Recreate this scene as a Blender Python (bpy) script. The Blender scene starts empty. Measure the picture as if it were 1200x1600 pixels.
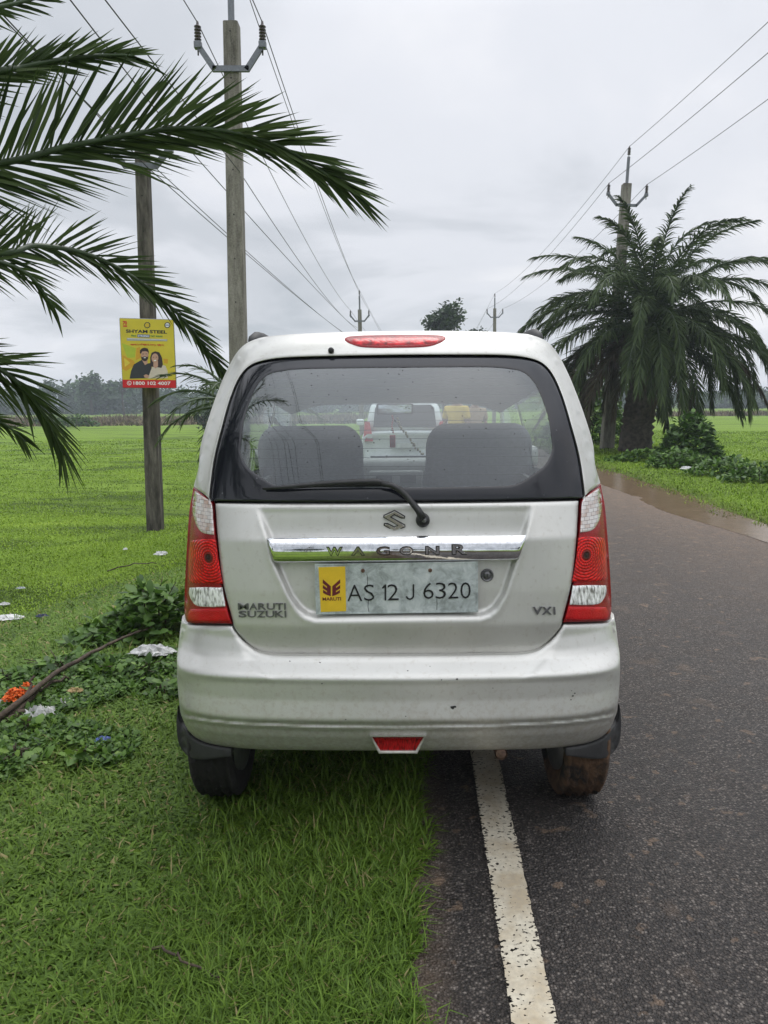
import bpy, bmesh, math, random
import numpy as np
from mathutils import Vector, Matrix, geometry
rad = math.radians
rng = np.random.default_rng(7)
random.seed(7)
C = bpy.context.scene.collection

# ------------------------------------------------------------------ camera
H = 1.43                       # eye height
F = 1200.0                     # focal length in photo pixels (1200 x 1600)
TH, PSI, RHO = rad(7.97), rad(0.93), rad(0.53)
fwd = Vector((-math.sin(PSI)*math.cos(TH), math.cos(PSI)*math.cos(TH), -math.sin(TH)))
right0 = Vector((math.cos(PSI), math.sin(PSI), 0))
up0 = right0.cross(fwd)
right = right0*math.cos(RHO) - up0*math.sin(RHO)
up = up0*math.cos(RHO) + right0*math.sin(RHO)
cam = bpy.data.cameras.new('camera')
cam.sensor_fit = 'VERTICAL'; cam.sensor_height = 36.0; cam.lens = 36.0*F/1600.0
cam.clip_start = 0.05; cam.clip_end = 6000
co = bpy.data.objects.new('camera', cam); C.objects.link(co)
M3 = Matrix((right, up, -fwd)).transposed()
co.matrix_world = Matrix.Translation((0, 0, H)) @ M3.to_4x4()
bpy.context.scene.camera = co

# ------------------------------------------------------------------ world, sun, exposure
SUN_EL, SUN_AZ = rad(58), rad(16)
w = bpy.data.worlds.new('World'); bpy.context.scene.world = w; w.use_nodes = True
nt = w.node_tree; nt.nodes.clear()
def N(nt, t, **kw):
    n = nt.nodes.new(t)
    for k, v in kw.items():
        if k.startswith('i_'):
            n.inputs[k[2:].replace('_', ' ')].default_value = v
        else: setattr(n, k, v)
    return n
def math_node(nt, op, a, b=None, clamp=False):
    n = nt.nodes.new('ShaderNodeMath'); n.operation = op; n.use_clamp = clamp
    for i, s in enumerate((a, b)):
        if s is None: continue
        if isinstance(s, (int, float)): n.inputs[i].default_value = s
        else: nt.links.new(s, n.inputs[i])
    return n.outputs[0]
def ramp(nt, src, stops, interp='LINEAR'):
    n = nt.nodes.new('ShaderNodeValToRGB'); cr = n.color_ramp; cr.interpolation = interp
    while len(cr.elements) > 1: cr.elements.remove(cr.elements[-1])
    cr.elements[0].position = stops[0][0]; cr.elements[0].color = col4(stops[0][1])
    for p, c in stops[1:]:
        e = cr.elements.new(p); e.color = col4(c)
    nt.links.new(src, n.inputs[0]); return n.outputs[0]
def col4(c):
    if isinstance(c, (int, float)): return (c, c, c, 1)
    return (c[0], c[1], c[2], 1)
def mixcol(nt, fac, a, b, blend='MIX'):
    n = nt.nodes.new('ShaderNodeMix'); n.data_type = 'RGBA'; n.blend_type = blend
    for i, v in ((0, fac), (6, a), (7, b)):
        if hasattr(v, 'is_linked'): nt.links.new(v, n.inputs[i])
        else: n.inputs[i].default_value = v if i == 0 else col4(v)
    return n.outputs[2]
sky = N(nt, 'ShaderNodeTexSky', sky_type='NISHITA', sun_disc=False, sun_elevation=SUN_EL, sun_rotation=SUN_AZ)
tc = N(nt, 'ShaderNodeTexCoord')
sep = N(nt, 'ShaderNodeSeparateXYZ'); nt.links.new(tc.outputs['Generated'], sep.inputs[0])
zc = math_node(nt, 'MAXIMUM', sep.outputs[2], 0.0)
zz = math_node(nt, 'ADD', zc, 0.16)
cx_ = math_node(nt, 'DIVIDE', sep.outputs[0], zz); cy_ = math_node(nt, 'DIVIDE', sep.outputs[1], zz)
cmb = N(nt, 'ShaderNodeCombineXYZ'); nt.links.new(cx_, cmb.inputs[0]); nt.links.new(cy_, cmb.inputs[1])
n1 = N(nt, 'ShaderNodeTexNoise', i_Scale=0.9, i_Detail=6.0, i_Roughness=0.5, i_Distortion=0.4); nt.links.new(cmb.outputs[0], n1.inputs['Vector'])
mp2 = N(nt, 'ShaderNodeMapping'); mp2.inputs['Location'].default_value = (3.1, 7.7, 0); nt.links.new(cmb.outputs[0], mp2.inputs[0])
n2 = N(nt, 'ShaderNodeTexNoise', i_Scale=0.33, i_Detail=4.0, i_Roughness=0.45); nt.links.new(mp2.outputs[0], n2.inputs['Vector'])
cl = math_node(nt, 'ADD', math_node(nt, 'MULTIPLY', n1.outputs[0], 0.55), math_node(nt, 'MULTIPLY', n2.outputs[0], 0.45))
clouds = ramp(nt, cl, [(0.38, (0.53, 0.57, 0.62)), (0.455, (0.66, 0.69, 0.74)), (0.525, (0.84, 0.86, 0.915)), (0.62, (0.99, 0.99, 1.02))], 'EASE')
grad = ramp(nt, zc, [(0.0, 1.06), (0.16, 0.96), (0.42, 1.02), (0.62, 1.75), (1.0, 2.7)])
cl2 = mixcol(nt, 1.0, clouds, grad, 'MULTIPLY')
SKY_STR = 0.1
cl3 = N(nt, 'ShaderNodeVectorMath', operation='SCALE'); nt.links.new(cl2, cl3.inputs[0]); cl3.inputs['Scale'].default_value = 1.0/SKY_STR
skm = mixcol(nt, 0.95, sky.outputs[0], cl3.outputs[0])
bg = N(nt, 'ShaderNodeBackground'); bg.inputs[1].default_value = SKY_STR
nt.links.new(skm, bg.inputs[0])
wo = N(nt, 'ShaderNodeOutputWorld'); nt.links.new(bg.outputs[0], wo.inputs[0])
sl = bpy.data.lights.new('sun', 'SUN'); sl.energy = 1.4; sl.angle = rad(30); sl.color = (1.0, 0.96, 0.9)
so = bpy.data.objects.new('sun', sl); C.objects.link(so)
sd = Vector((math.sin(SUN_AZ)*math.cos(SUN_EL), math.cos(SUN_AZ)*math.cos(SUN_EL), math.sin(SUN_EL)))
so.rotation_euler = sd.to_track_quat('Z', 'Y').to_euler(); so.location = (0, 0, 20)
sc = bpy.context.scene
sc.view_settings.view_transform = 'Standard'; sc.view_settings.look = 'None'
sc.view_settings.exposure = 0.0; sc.view_settings.gamma = 1.0
sc.render.engine = 'CYCLES'
sc.cycles.use_denoising = True
try: sc.cycles.denoiser = 'OPENIMAGEDENOISE'
except Exception: pass
sc.cycles.max_bounces = 8; sc.cycles.transparent_max_bounces = 24
sc.cycles.transmission_bounces = 6; sc.cycles.glossy_bounces = 4; sc.cycles.diffuse_bounces = 3
sc.cycles.use_adaptive_sampling = True; sc.cycles.adaptive_threshold = 0.01
sc.cycles.volume_bounces = 0

# ------------------------------------------------------------------ pixel rays
def ray(px, py):
    d = fwd*F + right*(px-600.0) + up*(800.0-py)
    return d
def P(px, py, Y):                       # photo pixel -> world point at depth Y
    d = ray(px, py); t = Y/d.y
    return Vector((d.x*t, Y, H + d.z*t))
cT, sT = math.cos(TH), math.sin(TH)
def cray(dx, y):                        # centred (car-plane) pixel ray, numpy
    v = 800.0-y
    return dx, F*cT + v*sT, -F*sT + v*cT
def smooth(a, b, x):
    t = np.clip((x-a)/(b-a), 0, 1); return t*t*(3-2*t)

# ------------------------------------------------------------------ ground shape
def ground_hit(px, py, z=0.0):
    d = ray(px, py); t = (z-H)/d.z
    return Vector((d.x*t, d.y*t, z))
_a = ground_hit(834, 1600); _b = ground_hit(756, 1180)
_dir = (_b-_a).normalized()
ROADANG = math.atan2(_dir.x, _dir.y)
_e = ground_hit(650, 1500)
RX0 = _e.x - _e.y*math.tan(ROADANG)     # X of left road edge at Y = 0
ROADW = 3.75
cR, sR = math.cos(ROADANG), math.sin(ROADANG)
def road_e(x, y): return (x-RX0)*cR - y*sR       # offset to the right of the left road edge
def road_pt(e, d): return RX0 + e*cR + d*sR, -e*sR + d*cR
def wav(x, y, k, s):
    return (np.sin(x*k+s)*np.cos(y*k*0.83+s*1.7) + np.sin((x*0.6+y*0.8)*k*1.9+s*2.3)*0.5 + np.sin((x*0.8-y*0.55)*k*3.1+s)*0.28)/1.78
def terrain(x, y):
    x = np.asarray(x, float); y = np.asarray(y, float)
    e = road_e(x, y)
    left = -0.42*smooth(-1.7, -3.9, e) + wav(x, y, 0.9, 1.0)*0.055*smooth(-0.5, -2.0, e) + wav(x*.6, y*1.5, 2.2, 6.0)*0.045*smooth(-2.5, -4.5, e) + wav(x, y, 3.1, 4.0)*0.02*smooth(-0.4, -1.2, e)
    rr = e-ROADW
    rt = 0.045*smooth(0.05, 0.8, rr) - 0.40*smooth(3.4, 6.5, rr) + wav(x, y, 0.9, 2.0)*0.03*smooth(1, 3, rr)
    z = np.where(e < 0, left, np.where(rr > 0, rt, -0.03))
    far = smooth(9, 30, np.hypot(x, y))
    z = z + far*0.05*wav(x, y, 0.35, 3.0)*np.where((e < -3) | (rr > 6), 1, 0)
    z = np.where((e > 0.02) & (rr < -0.02), -0.03, z - 0.008)
    return z
def G(px, py):                          # pixel -> point on the terrain
    d = ray(px, py); z = 0.0
    for _ in range(25):
        t = (z-H)/d.z; x, y = d.x*t, d.y*t
        z = 0.5*z + 0.5*float(terrain(x, y))
    return Vector((x, y, z))

# ------------------------------------------------------------------ object helpers
def tag(o, label=None, cat=None, group=None, kind=None):
    if label: o['label'] = label
    if cat: o['category'] = cat
    if group: o['group'] = group
    if kind: o['kind'] = kind
    return o
def empty(name, loc, label, cat, group=None):
    o = bpy.data.objects.new(name, None); C.objects.link(o); o.location = loc; o.empty_display_size = 0.2
    return tag(o, label, cat, group)
def root_of(o):
    while o.parent: o = o.parent
    return o
def link(name, me, mat, parent=None, smooth_=False):
    o = bpy.data.objects.new(name, me); C.objects.link(o)
    if mat is not None:
        for m in (mat if isinstance(mat, (list, tuple)) else [mat]): me.materials.append(m)
    if smooth_:
        me.polygons.foreach_set('use_smooth', [True]*len(me.polygons))
    if parent:
        o.parent = parent
        o.matrix_parent_inverse = Matrix.Translation(-Vector(root_of(parent).location)) if parent.type == 'EMPTY' else Matrix.Identity(4)
    return o
def mesh(name, verts, faces, mat, parent=None, smooth_=False):
    me = bpy.data.meshes.new(name)
    me.from_pydata([tuple(map(float, v)) for v in verts], [], [tuple(map(int, f)) for f in faces]); me.update()
    return link(name, me, mat, parent, smooth_)
def npmesh(name, V, quads=None, tris=None, mat=None, parent=None, smooth_=False, tint=None, matidx=None):
    me = bpy.data.meshes.new(name)
    V = np.asarray(V, np.float32)
    loops = []; starts = []; tot = 0; nf = 0
    parts = []
    if quads is not None and len(quads): parts.append((np.asarray(quads, np.int32), 4))
    if tris is not None and len(tris): parts.append((np.asarray(tris, np.int32), 3))
    nl = sum(a.size for a, k in parts); nf = sum(len(a) for a, k in parts)
    me.vertices.add(len(V)); me.vertices.foreach_set('co', V.ravel())
    me.loops.add(nl); me.polygons.add(nf)
    me.loops.foreach_set('vertex_index', np.concatenate([a.ravel() for a, k in parts]))
    ls = []; off = 0
    for a, k in parts:
        ls.append(off + np.arange(len(a))*k); off += a.size
    me.polygons.foreach_set('loop_start', np.concatenate(ls).astype(np.int32))
    if tint is not None:
        at = me.attributes.new('tint', 'FLOAT', 'POINT'); at.data.foreach_set('value', np.asarray(tint, np.float32))
    me.update(calc_edges=True); me.validate()
    if matidx is not None: me.polygons.foreach_set('material_index', np.asarray(matidx, np.int32))
    return link(name, me, mat, parent, smooth_)
class MB:                               # collects shapes for one mesh
    def __init__(s): s.v = []; s.f = []
    def add(s, v, f):
        b = len(s.v); s.v += [tuple(p) for p in v]; s.f += [tuple(i+b for i in q) for q in f]; return s
    def box(s, c, d, rz=0, m=None, bev=0.0):
        x, y, z = d[0]/2, d[1]/2, d[2]/2
        if bev <= 0:
            v = [Vector((sx*x, sy*y, sz*z)) for sz in (-1, 1) for sx, sy in ((-1, -1), (1, -1), (1, 1), (-1, 1))]
            f = [(3, 2, 1, 0), (4, 5, 6, 7), (0, 1, 5, 4), (1, 2, 6, 5), (2, 3, 7, 6), (3, 0, 4, 7)]
        else:
            bm = bmesh.new(); bmesh.ops.create_cube(bm, size=1)
            for q in bm.verts: q.co = Vector((q.co.x*d[0], q.co.y*d[1], q.co.z*d[2]))
            bmesh.ops.bevel(bm, geom=bm.edges[:], offset=bev, segments=2, affect='EDGES', profile=0.6)
            bm.verts.index_update(); v = [q.co.copy() for q in bm.verts]; f = [[q.index for q in p.verts] for p in bm.faces]; bm.free()
        R = (m if m is not None else Matrix.Rotation(rz, 3, 'Z'))
        return s.add([R @ q + Vector(c) for q in v], f)
    def tube(s, pts, r, n=8, cap=True):
        pts = [Vector(p) for p in pts]; rs = r if isinstance(r, (list, tuple)) else [r]*len(pts)
        rings = []; prev = None
        for i, p in enumerate(pts):
            t = (pts[min(i+1, len(pts)-1)]-pts[max(i-1, 0)]).normalized()
            if prev is None:
                a = Vector((0, 0, 1)) if abs(t.z) < 0.9 else Vector((0, 1, 0))
                prev = t.cross(a).normalized()
            b = (prev - t*prev.dot(t)).normalized(); prev = b; c2 = t.cross(b)
            rings.append([p + (b*math.cos(2*math.pi*k/n) + c2*math.sin(2*math.pi*k/n))*rs[i] for k in range(n)])
        v = [q for R in rings for q in R]; f = []
        for i in range(len(pts)-1):
            for k in range(n):
                k2 = (k+1) % n
                f.append((i*n+k, i*n+k2, (i+1)*n+k2, (i+1)*n+k))
        if cap: f.append(tuple(range(n-1, -1, -1))); f.append(tuple((len(pts)-1)*n+k for k in range(n)))
        return s.add(v, f)
    def lathe(s, base, axis, prof, n=16):      # prof: (radius, height along axis)
        axis = Vector(axis).normalized(); a = Vector((0, 0, 1)) if abs(axis.z) < 0.9 else Vector((0, 1, 0))
        b = axis.cross(a).normalized(); c2 = axis.cross(b); base = Vector(base)
        v = [base + axis*h + (b*math.cos(2*math.pi*k/n)+c2*math.sin(2*math.pi*k/n))*r for r, h in prof for k in range(n)]
        f = [(i*n+k, i*n+(k+1) % n, (i+1)*n+(k+1) % n, (i+1)*n+k) for i in range(len(prof)-1) for k in range(n)]
        f.append(tuple(range(n-1, -1, -1))); f.append(tuple((len(prof)-1)*n+k for k in range(n)))
        return s.add(v, f)
    def ball(s, c, r, n=10):
        bm = bmesh.new(); bmesh.ops.create_uvsphere(bm, u_segments=n, v_segments=max(6, n*2//3), radius=1)
        bm.verts.index_update(); r = r if isinstance(r, (list, tuple)) else (r, r, r)
        v = [Vector((q.co.x*r[0]+c[0], q.co.y*r[1]+c[1], q.co.z*r[2]+c[2])) for q in bm.verts]
        f = [[q.index for q in p.verts] for p in bm.faces]; bm.free(); return s.add(v, f)
    def build(s, name, mat, parent=None, smooth_=False): return mesh(name, s.v, s.f, mat, parent, smooth_)

# ------------------------------------------------------------------ materials
def mat(name):
    m = bpy.data.materials.new(name); m.use_nodes = True; nt = m.node_tree
    return m, nt, nt.nodes['Principled BSDF']
def pos(nt, scale=1.0, stretch=None):
    g = nt.nodes.new('ShaderNodeNewGeometry')
    if stretch is None and scale == 1.0: return g.outputs['Position']
    mp = nt.nodes.new('ShaderNodeMapping'); mp.inputs['Scale'].default_value = stretch or (scale,)*3
    nt.links.new(g.outputs['Position'], mp.inputs[0]); return mp.outputs[0]
def noise(nt, vec, scale, detail=3.0, rough=0.55, dist=0.0):
    n = N(nt, 'ShaderNodeTexNoise', i_Scale=scale, i_Detail=detail, i_Roughness=rough, i_Distortion=dist)
    nt.links.new(vec, n.inputs['Vector']); return n.outputs[0]
def bump(nt, bs, h, strength=0.3, dist=0.01):
    b = N(nt, 'ShaderNodeBump'); b.inputs['Strength'].default_value = strength; b.inputs['Distance'].default_value = dist
    nt.links.new(h, b.inputs['Height']); nt.links.new(b.outputs[0], bs.inputs['Normal']); return b
def simple(name, c, rough=0.5, metal=0.0, var=0.12, vs=30.0, bmp=0.0, bs_=60.0, coat=0.0, spec=0.5):
    m, nt, bs = mat(name)
    n = noise(nt, pos(nt), vs, 4.0)
    lo = tuple(x*(1-var) for x in c); hi = tuple(min(1, x*(1+var)) for x in c)
    nt.links.new(ramp(nt, n, [(0.3, lo), (0.7, hi)]), bs.inputs['Base Color'])
    bs.inputs['Roughness'].default_value = rough; bs.inputs['Metallic'].default_value = metal
    bs.inputs['Coat Weight'].default_value = coat; bs.inputs['Specular IOR Level'].default_value = spec
    if bmp: bump(nt, bs, noise(nt, pos(nt), bs_, 4.0), bmp, 0.005)
    return m
M = {}
def paint_mat():
    m, nt, bs = mat('silver_paint')
    p = pos(nt); s = N(nt, 'ShaderNodeSeparateXYZ'); nt.links.new(p, s.inputs[0])
    n = noise(nt, p, 4.0, 5.0, 0.6); fine = noise(nt, p, 900.0, 1.0)
    base = ramp(nt, n, [(0.3, (0.555, 0.55, 0.52)), (0.7, (0.62, 0.615, 0.585))])
    # dried road spray low on the body, and specks
    sp = noise(nt, p, 55.0, 6.0, 0.7); low = N(nt, 'ShaderNodeMapRange'); nt.links.new(s.outputs[2], low.inputs[0])
    low.inputs[1].default_value = 0.62; low.inputs[2].default_value = 0.32; low.inputs[3].default_value = 0.0; low.inputs[4].default_value = 1.0
    d = math_node(nt, 'MULTIPLY', ramp(nt, math_node(nt, 'ADD', sp, math_node(nt, 'MULTIPLY', low.outputs[0], 0.22)), [(0.56, 0.0), (0.78, 1.0)]), 0.55)
    streak = noise(nt, pos(nt, stretch=(60, 60, 3)), 1.0, 4.0, 0.6)
    d2 = math_node(nt, 'MULTIPLY', ramp(nt, streak, [(0.55, 0.0), (0.8, 1.0)]), 0.22)
    v = N(nt, 'ShaderNodeTexVoronoi', i_Scale=38.0); nt.links.new(p, v.inputs['Vector'])
    spk = math_node(nt, 'MULTIPLY', ramp(nt, v.outputs['Distance'], [(0.035, 1.0), (0.06, 0.0)]), ramp(nt, noise(nt, p, 9.0, 2.0), [(0.55, 0.0), (0.62, 1.0)]))
    c1 = mixcol(nt, d, base, (0.33, 0.29, 0.23)); c2 = mixcol(nt, d2, c1, (0.42, 0.41, 0.37)); c3 = mixcol(nt, math_node(nt, 'MULTIPLY', spk, 0.8), c2, (0.10, 0.085, 0.06))
    nt.links.new(c3, bs.inputs['Base Color'])
    dirt = math_node(nt, 'MAXIMUM', d, spk, True)
    met = N(nt, 'ShaderNodeMapRange'); nt.links.new(dirt, met.inputs[0]); met.inputs[3].default_value = 0.55; met.inputs[4].default_value = 0.1
    nt.links.new(met.outputs[0], bs.inputs['Metallic'])
    ro = N(nt, 'ShaderNodeMapRange'); nt.links.new(n, ro.inputs[0]); ro.inputs[3].default_value = 0.40; ro.inputs[4].default_value = 0.50
    nt.links.new(ro.outputs[0], bs.inputs['Roughness'])
    bs.inputs['Coat Weight'].default_value = 0.4; bs.inputs['Coat Roughness'].default_value = 0.09
    bump(nt, bs, noise(nt, p, 3.5, 2.0), 0.06, 0.01)
    return m
M['paint'] = paint_mat()
def glass_mat(name, tint, refl=1.0, rough=0.0, spots=True):
    m, nt, bs = mat(name); nt.nodes.remove(bs); out = nt.nodes['Material Output']
    tr = N(nt, 'ShaderNodeBsdfTransparent'); tr.inputs[0].default_value = col4(tint)
    gl = N(nt, 'ShaderNodeBsdfGlossy'); gl.inputs['Roughness'].default_value = rough
    gl.inputs[0].default_value = (0.93, 0.97, 1, 1)
    lw = N(nt, 'ShaderNodeLayerWeight'); lw.inputs['Blend'].default_value = 0.5
    f5 = math_node(nt, 'POWER', lw.outputs['Facing'], 5.0)
    fac = math_node(nt, 'ADD', refl, math_node(nt, 'MULTIPLY', f5, 1-refl), True)
    mx = N(nt, 'ShaderNodeMixShader'); nt.links.new(fac, mx.inputs[0]); nt.links.new(tr.outputs[0], mx.inputs[1]); nt.links.new(gl.outputs[0], mx.inputs[2])
    last = mx
    if spots:
        p = pos(nt)
        v = N(nt, 'ShaderNodeTexVoronoi', i_Scale=48.0); nt.links.new(p, v.inputs['Vector'])
        k = math_node(nt, 'MULTIPLY', ramp(nt, v.outputs['Distance'], [(0.08, 1.0), (0.13, 0.0)]), ramp(nt, noise(nt, p, 14.0, 3.0), [(0.46, 0.0), (0.52, 1.0)]))
        haze_film = ramp(nt, noise(nt, pos(nt, stretch=(14, 14, 5)), 1.0, 5.0), [(0.35, 0.02), (0.75, 0.08)])  # grey diffuse layer paints part of the hazy sky reflection
        df = N(nt, 'ShaderNodeBsdfDiffuse'); df.inputs[0].default_value = (0.25, 0.26, 0.26, 1)
        m2 = N(nt, 'ShaderNodeMixShader'); nt.links.new(haze_film, m2.inputs[0]); nt.links.new(mx.outputs[0], m2.inputs[1]); nt.links.new(df.outputs[0], m2.inputs[2])
        d2 = N(nt, 'ShaderNodeBsdfDiffuse'); d2.inputs[0].default_value = (0.03, 0.03, 0.035, 1)
        m3 = N(nt, 'ShaderNodeMixShader'); nt.links.new(math_node(nt, 'MULTIPLY', k, 0.75), m3.inputs[0]); nt.links.new(m2.outputs[0], m3.inputs[1]); nt.links.new(d2.outputs[0], m3.inputs[2])
        last = m3
    nt.links.new(last.outputs[0], out.inputs[0]); return m
M['rear_glass'] = glass_mat('rear_glass', (0.72, 0.78, 0.79), 0.13)
M['side_glass'] = glass_mat('side_glass', (0.85, 0.9, 0.88), 0.05, spots=False)
def frit_mat():
    m, nt, bs = mat('black_frit')
    p = pos(nt); v = N(nt, 'ShaderNodeTexVoronoi', i_Scale=40.0); nt.links.new(p, v.inputs['Vector'])
    k = math_node(nt, 'MULTIPLY', ramp(nt, v.outputs['Distance'], [(0.07, 1.0), (0.13, 0.0)]), ramp(nt, noise(nt, p, 14.0, 3.0), [(0.52, 0.0), (0.58, 1.0)]))
    nt.links.new(mixcol(nt, k, (0.011, 0.012, 0.017), (0.10, 0.10, 0.11)), bs.inputs['Base Color'])
    nt.links.new(ramp(nt, noise(nt, p, 20.0, 4.0), [(0.3, 0.04), (0.75, 0.16)]), bs.inputs['Roughness'])
    bs.inputs['Specular IOR Level'].default_value = 0.6
    return m
M['frit'] = frit_mat()
M['black_plastic'] = simple('black_plastic', (0.018, 0.018, 0.019), 0.5, var=0.3, bmp=0.1)
M['grey_plastic'] = simple('grey_plastic', (0.03, 0.03, 0.031), 0.65, var=0.3, bmp=0.3, vs=12)
M['gap'] = simple('dark_seal', (0.008, 0.008, 0.008), 0.9)
def chrome_mat():
    m, nt, bs = mat('chrome')
    p = pos(nt)
    nt.links.new(ramp(nt, noise(nt, p, 60.0, 5.0, 0.7), [(0.35, (0.66, 0.67, 0.69)), (0.6, (0.84, 0.85, 0.87))]), bs.inputs['Base Color'])
    bs.inputs['Metallic'].default_value = 1.0
    nt.links.new(ramp(nt, noise(nt, p, 25.0, 5.0, 0.7), [(0.4, 0.03), (0.75, 0.12)]), bs.inputs['Roughness'])
    bump(nt, bs, noise(nt, p, 14.0, 3.0), 0.05, 0.01)
    return m
M['chrome'] = chrome_mat()
M['chrome_dark'] = simple('worn_chrome', (0.16, 0.16, 0.165), 0.35, 0.5, 0.3, 200)
def lens_mat(name, c, deep, rough=0.08, rings=None, ridges=None, coat=1.0, cells=False):
    m, nt, bs = mat(name); p = pos(nt)
    h = None
    if rings is not None:
        sub = N(nt, 'ShaderNodeVectorMath', operation='SUBTRACT'); nt.links.new(p, sub.inputs[0]); sub.inputs[1].default_value = rings
        sx = N(nt, 'ShaderNodeSeparateXYZ'); nt.links.new(sub.outputs[0], sx.inputs[0])
        r = math_node(nt, 'SQRT', math_node(nt, 'ADD', math_node(nt, 'POWER', sx.outputs[0], 2.0), math_node(nt, 'POWER', sx.outputs[2], 2.0)))
        ang = math_node(nt, 'ARCTAN2', sx.outputs[0], sx.outputs[2])
        a = math_node(nt, 'SINE', math_node(nt, 'MULTIPLY', r, 2*math.pi/0.0092))
        b = math_node(nt, 'SINE', math_node(nt, 'ADD', math_node(nt, 'MULTIPLY', ang, 22.0), math_node(nt, 'MULTIPLY', math_node(nt, 'FLOOR', math_node(nt, 'ADD', math_node(nt, 'MULTIPLY', r, 1/0.0092), 0.25)), 3.14159)))
        h = math_node(nt, 'ADD', math_node(nt, 'MULTIPLY', a, 0.26), math_node(nt, 'ADD', 0.5, math_node(nt, 'MULTIPLY', b, 0.17)))
        core = ramp(nt, r, [(0.011, 0.0), (0.020, 1.0)])
        colr = mixcol(nt, core, tuple(x*0.12 for x in deep), mixcol(nt, ramp(nt, noise(nt, p, 30.0, 2.0), [(0.38, 0.55), (0.6, 0.0)]), ramp(nt, h, [(0.12, deep), (0.7, c)]), deep))
    elif ridges is not None:
        wv = noise(nt, pos(nt, stretch=ridges), 1.0, 2.0, 0.4)
        colr = ramp(nt, wv, [(0.3, deep), (0.48, c), (0.62, tuple(min(1, x*1.5) for x in c))]); h = wv
    else:
        nn = noise(nt, p, 35.0, 3.0); colr = ramp(nt, nn, [(0.3, deep), (0.7, c)]); h = noise(nt, p, 300.0, 1.0)
    nt.links.new(colr, bs.inputs['Base Color'])
    bs.inputs['Roughness'].default_value = 0.3; bs.inputs['Coat Weight'].default_value = coat*0.18; bs.inputs['Specular IOR Level'].default_value = 0.25; bs.inputs['Coat Roughness'].default_value = rough
    if ridges is not None: bs.inputs['Metallic'].default_value = 0.1
    bump(nt, bs, h, 0.6, 0.004)
    return m
M['lamp_body'] = lens_mat('lamp_red_body', (0.34, 0.004, 0.008), (0.20, 0.003, 0.006))
M['lamp_lower'] = lens_mat('lamp_red_reflector', (0.55, 0.008, 0.012), (0.42, 0.006, 0.008))
M['fog'] = lens_mat('fog_red', (0.27, 0.006, 0.008), (0.07, 0.002, 0.003), ridges=(220, 220, 60))
M['brake'] = lens_mat('brake_red', (0.40, 0.005, 0.011), (0.14, 0.002, 0.004), ridges=(55, 55, 25))
M['lens_clear'] = lens_mat('lens_clear', (0.72, 0.72, 0.71), (0.20, 0.19, 0.18), ridges=(120, 120, 50))
def cells_mat():
    m, nt, bs = mat('lens_indicator'); p = pos(nt)
    b = N(nt, 'ShaderNodeTexBrick', i_Scale=1.0, offset=0.5); b.inputs['Color1'].default_value = (0.66, 0.62, 0.60, 1)
    b.inputs['Color2'].default_value = (0.42, 0.24, 0.16, 1); b.inputs['Mortar'].default_value = (0.20, 0.16, 0.15, 1)
    b.inputs['Mortar Size'].default_value = 0.0007; b.inputs['Brick Width'].default_value = 0.019; b.inputs['Row Height'].default_value = 0.0115; b.inputs['Bias'].default_value = -0.25
    s = N(nt, 'ShaderNodeSeparateXYZ'); nt.links.new(p, s.inputs[0]); cb = N(nt, 'ShaderNodeCombineXYZ'); nt.links.new(s.outputs[0], cb.inputs[0]); nt.links.new(s.outputs[2], cb.inputs[1])
    nt.links.new(cb.outputs[0], b.inputs['Vector'])
    nn = noise(nt, p, 45.0, 2.0)
    nt.links.new(mixcol(nt, ramp(nt, nn, [(0.45, 0.0), (0.65, 0.45)]), b.outputs[0], (0.70, 0.68, 0.68)), bs.inputs['Base Color'])
    bs.inputs['Roughness'].default_value = 0.2; bs.inputs['Metallic'].default_value = 0.1; bs.inputs['Coat Weight'].default_value = 0.5
    bump(nt, bs, b.outputs[1], 0.5, 0.004); return m
M['cells'] = cells_mat()
def plate_mat():
    m, nt, bs = mat('plate_aluminium'); p = pos(nt)
    n = noise(nt, p, 24.0, 7.0, 0.72, 0.6); n2 = noise(nt, p, 7.0, 3.0)
    c = ramp(nt, math_node(nt, 'ADD', math_node(nt, 'MULTIPLY', n, 0.75), math_node(nt, 'MULTIPLY', n2, 0.25)), [(0.38, (0.30, 0.33, 0.33)), (0.5, (0.50, 0.55, 0.56)), (0.62, (0.66, 0.70, 0.71))])
    nt.links.new(c, bs.inputs['Base Color']); bs.inputs['Metallic'].default_value = 0.25; bs.inputs['Roughness'].default_value = 0.42
    bump(nt, bs, n, 0.25, 0.004); return m
M['plate'] = plate_mat()
M['yellow_sticker'] = simple('yellow_sticker', (0.75, 0.50, 0.03), 0.4, var=0.08)
M['maroon'] = simple('maroon_print', (0.13, 0.012, 0.018), 0.5)
M['ink'] = simple('black_print', (0.012, 0.012, 0.014), 0.4)
def tyre_mat():
    m, nt, bs = mat('muddy_tyre'); p = pos(nt)
    n = noise(nt, p, 9.0, 6.0, 0.65); s = N(nt, 'ShaderNodeSeparateXYZ'); nt.links.new(p, s.inputs[0])
    side = ramp(nt, math_node(nt, 'ADD', math_node(nt, 'MULTIPLY', s.outputs[0], 0.25), n), [(0.53, 0.0), (0.66, 1.0)])
    nt.links.new(mixcol(nt, math_node(nt, 'MULTIPLY', side, 0.9), (0.014, 0.013, 0.012), ramp(nt, noise(nt, p, 40.0, 4.0), [(0.3, (0.07, 0.04, 0.022)), (0.7, (0.16, 0.09, 0.05))])), bs.inputs['Base Color'])
    bs.inputs['Roughness'].default_value = 0.85; bump(nt, bs, noise(nt, p, 90.0, 4.0), 0.6, 0.006); return m
M['tyre'] = tyre_mat()
M['rim'] = simple('steel_rim', (0.30, 0.30, 0.31), 0.4, 0.8)
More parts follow.
